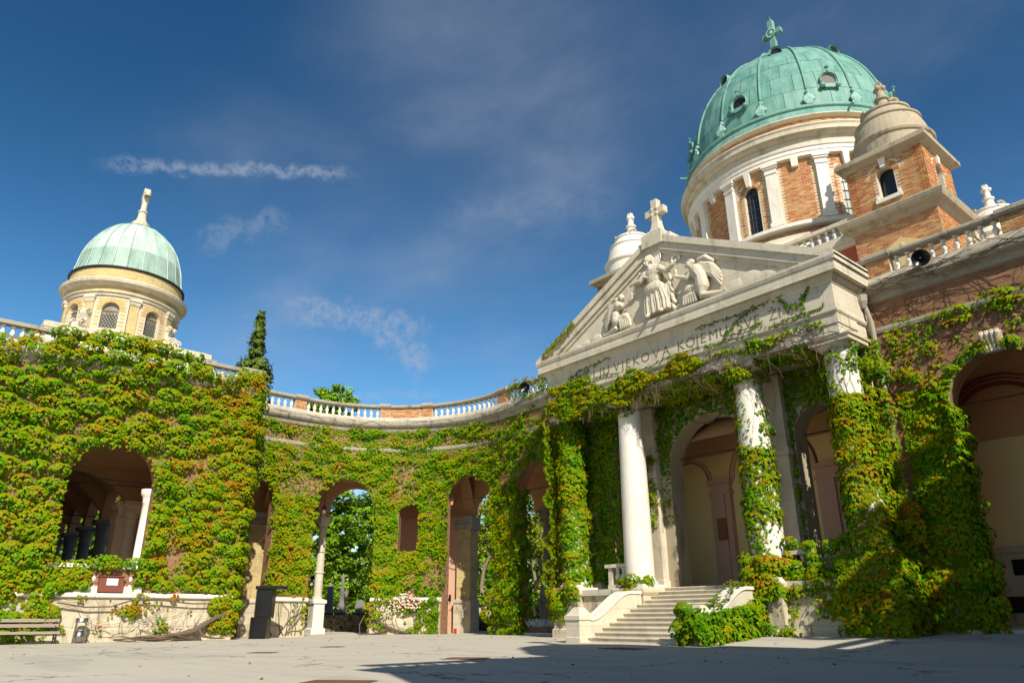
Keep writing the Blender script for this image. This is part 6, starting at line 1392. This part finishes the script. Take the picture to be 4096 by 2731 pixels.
# silver-leaved troughs in the first garden arch
for k, (a, e) in enumerate(((2.5, 4.05), (4.15, 5.7))):
    tr = thing('flower_trough', ('terracotta trough of silver leaves nearer the portico', 'terracotta trough of silver leaves nearer the vine pillar')[k], 'planter', mpL((a + e) / 2, 1.3, .12), 'silver leaved troughs')
    q = MB(); sweep(q, mpL, [a, e], [(1.0, .12), (.95, .46), (1.5, .46), (1.45, .12)]); q.build('trough', TERRA, tr)
    q = MB()
    for i in range(420):
        s, d = rnd.uniform(a + .03, e - .03), rnd.uniform(.9, 1.5); z = .46; h = rnd.uniform(.2, .5); p = Vector(mpL(s, d, z)); w = Vector((rnd.gauss(0, .5), rnd.gauss(0, .5), 1)).normalized(); sd = w.cross(Vector((rnd.gauss(0, 1), rnd.gauss(0, 1), .1))).normalized() * .035
        q.add([p, p + w * h * .6 + sd, p + w * h, p + w * h * .6 - sd], ((0, 1, 2, 3),))
    q.build('silver_foliage', FLOWER_W, tr, kind='stuff')
q = MB(); sweep(q, mpL, [2.35, 5.85], [(.6, -.2), (.6, .22), (.9, .22), (.9, -.2)]); q.build('gallery_kerb', STONE, wingL)
# hanging lamp in the garden arch
x, y, _ = mpL(17.85, 1.9, 0)
lp = thing('hanging_lamp', 'old glass lantern hanging on a rod in the left arch', 'lamp', (x, y, 9))
q = MB(); q.tube([(x, y, 9.5), (x, y, 7.35)], .018, 5); q.build('rod', IRON, lp)
q = MB(); q.lathe(x, y, [(.17, 7.16), (.16, 7.22), (.05, 7.36)], 8); q.build('lamp_cap', IRON, lp)
q = MB(); q.lathe(x, y, [(.06, 6.65), (.09, 6.7), (.14, 7.15)], 8); q.build('lamp_glass', GL_SKY, lp)
# horn loudspeakers on the parapets
def horn(p, aim, label):
    o = thing('horn_loudspeaker', label, 'loudspeaker', p, 'horn loudspeakers on the parapet'); d = Vector(aim).normalized(); Q = d.to_track_quat('Z', 'Y').to_matrix()
    def L_(name, prof, m):
        q = MB(); q.lathe(0, 0, prof, 24, cap=False); q.v = [tuple(Q @ Vector(v) + Vector(p)) for v in q.v]; q.build(name, m, o, True)
    L_('horn', [(.05, -.25), (.07, -.12), (.13, .0), (.24, .12), (.29, .16), (.30, .17), (.27, .15), (.2, .08), (.09, .0), (.04, -.05)], BLACK); L_('driver', [(.0, -.42), (.10, -.42), (.11, -.22), (.05, -.2)], IRON); L_('phase_plug', [(.0, .04), (.045, .03), (.05, -.05)], STEEL)
    q = MB(); q.tube([Vector(p) - d * .3, Vector(p) - d * .3 + Vector((0, 0, -.5)) - d * .2], .025, 5); q.build('bracket', IRON, o)
horn(mpR(2.72, -.22, 12.62), (.35, -1, -.45), 'black horn loudspeaker on the right wing balustrade')
horn(mpL(4.3, -.22, 12.92), (.55, -1, -.3), 'black horn loudspeaker on the curved wing balustrade left of the portico')
# rain pipe in the corner right of the portico
pp = thing('rain_pipe', 'grey rain pipe down the corner between portico and right wing', 'drain pipe', (7.55, 1.3, 2))
q = MB(); q.tube([(7.42, 1.25, 11.75), (7.5, 1.3, 11.3), (7.55, 1.34, 10.9), (7.55, 1.34, .5)], .085, 10); q.build('pipe', PIPE, pp)
q = MB(); q.lathe(7.42, 1.2, [(.10, 11.5), (.2, 11.75), (.22, 12.0), (.2, 12.0)], 10); q.build('hopper', PIPE, pp)
for z in (9.6, 7.0, 4.4):
    q = MB(); q.lathe(7.55, 1.34, [(.088, z), (.11, z + .01), (.11, z + .09), (.088, z + .1)], 10, cap=False); q.build('pipe_collar', PIPE, pp)
# manhole covers
for i, (x, y, w, h, lab) in enumerate([(3.0, -13.5, .5, .42, 'rusty rectangular manhole cover in the shadow edge'), (1.8, -6.6, .75, .42, 'long rusty grating at the foot of the steps'), (-6.6, -12.0, .35, .3, 'small rusty manhole cover in the sunlit middle of the forecourt'), (-3.8, -15.6, .35, .28, 'small rusty manhole cover in the foreground left'), (7.2, -19.0, .5, .3, 'dark manhole cover at the bottom edge')]):
    z = gpos(x, y)[2]; q = MB(); c_, s_ = math.cos(.7), math.sin(.7)
    T_ = Matrix.Translation((x, y, z)) @ Matrix.Rotation(.7 if i != 1 else 0, 4, 'Z')
    q.box(-w, w, -h, h, -.02, .012, None, T_)
    for k in range(5): q.box(-w * .9, w * .9, -h * .8 + k * h * .38, -h * .8 + k * h * .38 + h * .12, .012, .018, None, T_)
    tag(q.build('manhole_cover', MANHOLE), lab, 'manhole cover', 'metal covers in the paving')
# fallen leaves scattered on the paving
n_ = 90; fx = rng.uniform(-20, 14, n_); fy = rng.uniform(-22, -1.5, n_); fp = np.stack([fx, fy, gz(fx, fy) + .015], 1)
o = link('fallen_leaves', leaf_mesh('fallen_leaves', fp, np.tile([0, 0, 1.0], (n_, 1)) + rng.normal(0, .3, (n_, 3)), rng.normal(0, 1, (n_, 3)), rng.uniform(.05, .10, n_), np.tile([.24, .10, .03], (n_, 1)) * rng.uniform(.5, 1.3, (n_, 1))), None, 'stuff')
tag(o, 'dry brown leaves scattered thinly over the paving', 'fallen leaves')

# ------------------------------------------------------------------ cemetery garden behind
def tree(label, x, y, H, spread, nleaf, col, size=.3, trunk=.22, bare=.35, seed=1, layers=16, forks=9, cat='tree'):
    q = random.Random(seed); r = np.random.default_rng(seed); o = thing('broadleaf_tree', label, cat, (x, y, 0)); b = MB()
    pts = [(x + q.gauss(0, .12) * k, y + q.gauss(0, .12) * k, H * .9 * k / 7) for k in range(8)]; b.tube(pts, [trunk * (1 - .85 * k / 7) for k in range(8)], 8); tips = []
    for i in range(forks):
        k = q.randint(2, 6); p = Vector(pts[k]); a = q.uniform(0, 2 * PI); Lb = spread * q.uniform(.6, 1.1) * (1 - .06 * k); e = q.uniform(.35, 1.1)
        lim = [p]; d = Vector((math.cos(a) * math.cos(e), math.sin(a) * math.cos(e), math.sin(e)))
        for j in range(5): d = (d + Vector((q.gauss(0, .15), q.gauss(0, .15), q.gauss(.06, .1)))).normalized(); lim.append(lim[-1] + d * Lb / 5)
        b.tube(lim, [trunk * .42 * (1 - .17 * j) for j in range(6)], 6); tips += lim[2:]
        for j in (2, 3, 4):
            d2 = (d + Vector((q.gauss(0, .7), q.gauss(0, .7), q.gauss(.2, .4)))).normalized(); e2 = lim[j] + d2 * Lb * .4; b.tube([lim[j], lim[j].lerp(e2, .5) + Vector((0, 0, .08)), e2], [trunk * .16, trunk * .1, .012], 4); tips += [e2, lim[j].lerp(e2, .5)]
    b.build('trunk', BARK, o)
    C_ = []
    for i in range(layers * 6):
        t_ = np.array(tips[q.randrange(len(tips))]); C_.append(t_ + r.normal(0, .35, 3))
    for i in range(layers * 4):
        a = q.uniform(0, 2 * PI); zz = q.uniform(bare, 1.0); rad = spread * math.sqrt(max(0, 1 - ((zz - .58) / .46) ** 2)) * math.sqrt(q.random()); C_.append(np.array([x + rad * math.cos(a), y + rad * math.sin(a), H * zz]))
    C_ = np.array([c for c in C_ if c[2] > H * bare * .8]); per = max(4, nleaf // len(C_)); rr_ = r.uniform(.35, 1.0, len(C_))
    idx = np.repeat(np.arange(len(C_)), per); d = r.normal(0, 1, (len(idx), 3)); d /= np.linalg.norm(d, axis=1, keepdims=True)
    P = C_[idx] + d * (rr_[idx] * r.uniform(.5, 1, len(idx)) ** .5)[:, None] * (1.0, 1.0, .55)
    base_c = np.array(col)[None] * r.uniform(.6, 1.4, (len(C_), 1)); cc = base_c[idx] * r.uniform(.75, 1.25, (len(idx), 1)); cc[:, 0] += .06 * (r.random(len(idx)) < .15)
    link('crown', leaf_mesh('crown', P, d * .6 + np.array([0, 0, .7]) + r.normal(0, .3, P.shape), np.tile([0, 0, -1.0], (len(P), 1)) + r.normal(0, .6, P.shape), size * r.uniform(.6, 1.2, len(P)), cc), o, 'stuff'); return o
GR1, GR2, GR3 = (.16, .31, .012), (.11, .23, .012), (.24, .29, .015)
TREES = [('tall leafy tree behind the left garden arch', -46, 6.5, 17, 4.6, 9000, GR1), ('dense tree deep behind the left garden arch', -52, 12.5, 19, 5.4, 8000, GR2), ('leafy tree close behind the narrow left arch', -47, -.5, 14, 4.5, 7000, GR1),
         ('tree whose crown just tops the curved parapet', -52, 9.6, 24.3, 3.8, 7000, GR1), ('tree half hidden behind the curved parapet', -58, 10.5, 24, 4.0, 5000, GR2)]
for i, (lab, x, y, H, s, n, c) in enumerate(TREES): tree(lab, x, y, H, s, int(n * 2.0), c, .30, .26, .10 if i < 3 else .62, 20 + i, 22)
SP = [('bare limbed tree behind the arch left of the vine pillar', -34.0, 14.3, 14, 3.4, 1100, GR3, .26, .40, .5), ('thin tree behind the arch beside the portico', -31.0, 20.0, 15, 2.8, 1800, GR3, .26, .26, .4), ('green tree further behind the vine pillar', -52, 30, 17, 6, 6000, GR1, .36, .3, .15), ('yellowing tree behind the arch beside the portico', -42, 32, 16, 5.5, 5000, GR3, .34, .3, .12), ('dark tree behind the niche bay', -50, 22, 18, 5.5, 5000, GR2, .36, .3, .12),
      ('tree seen between the gallery columns', -58, -7, 15, 5, 6000, GR1, .36, .3, .08), ('tree at the far end of the gallery', -70, -8, 16, 6, 5000, GR1, .4, .3, .08), ('russet tree beside the gallery columns', -48, -8.5, 11, 3.6, 5000, (.22, .14, .02), .32, .22, .08), ('broad tree far behind the portico arch', -60, 45, 20, 8, 6000, GR2, .45, .3, .1),
      ('tall tree beyond the right wing throwing shade on its pier', 30.5, -7.4, 24.0, 5.2, 11000, GR2, .46, .34, .3), ('tall tree beyond the right pavilion roof', 36, -11.5, 23, 5, 6000, GR1, .42, .34, .25)]
for i, (lab, x, y, H, s, n, c, sz, tr_, ba) in enumerate(SP): tree(lab, x, y, H, s, int(n * 1.9), c, sz * .85, tr_, ba, 60 + i, 20)
# the wood at the far side of the cemetery
r = np.random.default_rng(77); cen = []
for i in range(420):
    a = r.uniform(math.radians(88), math.radians(192)); R = r.uniform(78, 100); cen.append((R * math.cos(a) - 4, R * math.sin(a) * .9 + 2, r.uniform(.5, 1) ** .6 * r.uniform(2, 15)))
cen = np.array(cen); idx = np.repeat(np.arange(len(cen)), 60); d = r.normal(0, 1, (len(idx), 3)); d /= np.linalg.norm(d, axis=1, keepdims=True)
P = cen[idx] + d * r.uniform(1.2, 2.8, len(cen))[idx][:, None]; P[:, 2] = np.abs(P[:, 2])
o = link('distant_wood', leaf_mesh('distant_wood', P, d + (0, 0, .6), np.tile([0, 0, -1.0], (len(P), 1)) + r.normal(0, .6, P.shape), r.uniform(.5, 1.0, len(P)), np.array([[.12, .21, .015]]) * r.uniform(.55, 1.4, (len(cen), 1))[idx]), None, 'stuff')
tag(o, 'far green wood closing the view behind the arches', 'wood')
# drooping dark conifer beyond the roof
cf_ = thing('conifer_tree', 'dark narrow conifer rising behind the left wing roof', 'conifer', (-42, -3.1, 0))
b = MB(); b.tube([(-42, -3.1, 0), (-42, -3.1, 14), (-42, -2.9, 26.2)], [.35, .22, .03], 8); b.build('trunk', BARK, cf_)
P = []; Nn = []; Tp = []
for i in range(420):
    zz = rnd.uniform(.30, 1.0); z = 26.3 * zz; rad = (.4 + 4.6 * (1 - zz) ** .8 * rnd.uniform(.55, 1.1)); a = rnd.uniform(0, 2 * PI); n_ = 54
    if zz > .84: rad = rnd.uniform(.25, .9) * (1.04 - zz) * 5.5
    u = np.linspace(.1, 1, n_) ** .8; px = -42 + rad * u * math.cos(a); py = -3.1 + rad * u * math.sin(a); pz = z + .25 * u - .85 * u ** 2 * rad * .6
    pts = np.stack([px, py, pz], 1) + rng.normal(0, .11, (n_, 3)); P.append(pts); Nn.append(np.tile([math.cos(a), math.sin(a), .6], (n_, 1)) + rng.normal(0, .4, (n_, 3))); Tp.append(np.tile([.3 * math.cos(a), .3 * math.sin(a), -1], (n_, 1)) + rng.normal(0, .25, (n_, 3)))
P, Nn, Tp = np.concatenate(P), np.concatenate(Nn), np.concatenate(Tp)
link('crown', leaf_mesh('crown', P, Nn, Tp, rng.uniform(.13, .27, len(P)), np.array([[.09, .135, .02]]) * rng.uniform(.6, 1.5, (len(P), 1))), cf_, 'stuff')
# clipped hedge behind the wing
def hedge(label, pts, h, w, seed):
    r = np.random.default_rng(seed); o = thing('hedge', label, 'hedge', (*pts[0], 0)); P = []; core = MB()
    for a, c in zip(pts[:-1], pts[1:]):
        a, c = np.array(a, float), np.array(c, float); Lh = np.linalg.norm(c - a); d = (c - a) / Lh; nrm = np.array([-d[1], d[0]]); n = int(Lh * 130)
        t_ = r.random(n) * Lh; f = r.random(n); side_ = np.where(f < .4, -w / 2, np.where(f < .6, w / 2, r.uniform(-w / 2, w / 2, n))); z = np.where(f < .6, r.uniform(0, h, n), h) + r.normal(0, .03, n)
        P.append(np.stack([a[0] + d[0] * t_ + nrm[0] * side_, a[1] + d[1] * t_ + nrm[1] * side_, z], 1))
        core.add([(*(a + nrm * s * w * .45 + (c - a) * e), z_) for z_ in (-.3, h * .95) for s, e in ((-1, 0), (-1, 1), (1, 1), (1, 0))], ((0, 1, 5, 4), (1, 2, 6, 5), (2, 3, 7, 6), (3, 0, 4, 7), (4, 5, 6, 7)))
    P = np.concatenate(P); core.build('hedge_core', BARK, o)
    link('foliage', leaf_mesh('foliage', P, r.normal(0, 1, P.shape) + (0, 0, .5), r.normal(0, 1, P.shape), r.uniform(.10, .17, len(P)), np.array([[.045, .085, .012]]) * r.uniform(.5, 1.4, (len(P), 1))), o, 'stuff')
hedge('dark clipped hedge behind the left garden arches', [(-34, -8), (-33, -1), (-30.5, 5)], 1.25, .9, 7)
hedge('low dark hedge behind the vine pillar', [(-27, 9.5), (-22, 13), (-16, 15)], 1.0, .9, 8)
# headstones
def grave(kind, x, y, rz, h, label):
    o = thing('headstone', label, 'gravestone', (x, y, 0)); T_ = Matrix.Translation((x, y, 0)) @ Matrix.Rotation(rz, 4, 'Z')
    q = MB(); q.box(-.55, .55, -.3, .3, -.1, .35, None, T_); q.box(-.45, .45, -.24, .24, .35, .6, None, T_); q.build('grave_base', GRAVE, o); q = MB()
    if kind == 'cross': q.box(-.11, .11, -.09, .09, .6, h, None, T_); q.box(-.4, .4, -.09, .09, h * .66, h * .66 + .22, None, T_)
    elif kind == 'slab': q.prism([(-.42, .6), (.42, .6), (.42, h * .8), (.3, h * .93), (0, h), (-.3, h * .93), (-.42, h * .8)], lambda a, z, d: T_ @ Vector((a, d, z)), -.1, .1)
    elif kind == 'obelisk': q.stack(0, 0, [(.3, .6), (.2, h * .9), (.02, h)]); q.v = [tuple(T_ @ Vector(v)) for v in q.v]
    else: q.stack(0, 0, [(.36, .6), (.36, 1.3), (.42, 1.36), (.42, 1.5), (.2, 1.6)]); q.lathe(0, 0, [(.2, 1.6), (.28, 1.9), (.2, 2.3), (.12, h * .9), (.05, h)], 12); q.v = [tuple(T_ @ Vector(v)) for v in q.v]
    q.build('stone', GRAVE, o)
for a in [('cross', -37.5, .5, .9, 2.9, 'dark stone cross left of the white column in the arch'), ('obelisk', -37.0, 3.2, .9, 3.6, 'tall grey obelisk right of the white column'), ('urn', -38.5, 5.0, .9, 4.4, 'tall monument with an urn beside a tree trunk'), ('slab', -37.5, 6.2, .8, 2.4, 'pointed grey slab in the middle of the left arch'), ('slab', -36.2, 7.0, .8, 1.9, 'low broad slab behind the hedge'), ('cross', -36.8, 8.3, .8, 3.3, 'pale stone cross at the right edge of the left arch'), ('slab', -40, 1.8, .9, 2.1, 'small slab behind the white column'),
          ('urn', -30.0, 14.2, .7, 3.1, 'rough grey monument behind the bare tree'), ('slab', -27.5, 17.5, .6, 2.0, 'slab behind the arch beside the portico'), ('cross', -26.0, 19.5, .6, 2.3, 'small cross behind the silver troughs'), ('slab', -32.5, 12.0, .7, 1.8, 'low slab left of the bare tree')]: grave(*a)
print('leaves', LEAFN[0], 'tris', sum(len(o.data.polygons) for o in bpy.data.objects if o.type == 'MESH'), 'objects', len(bpy.data.objects))
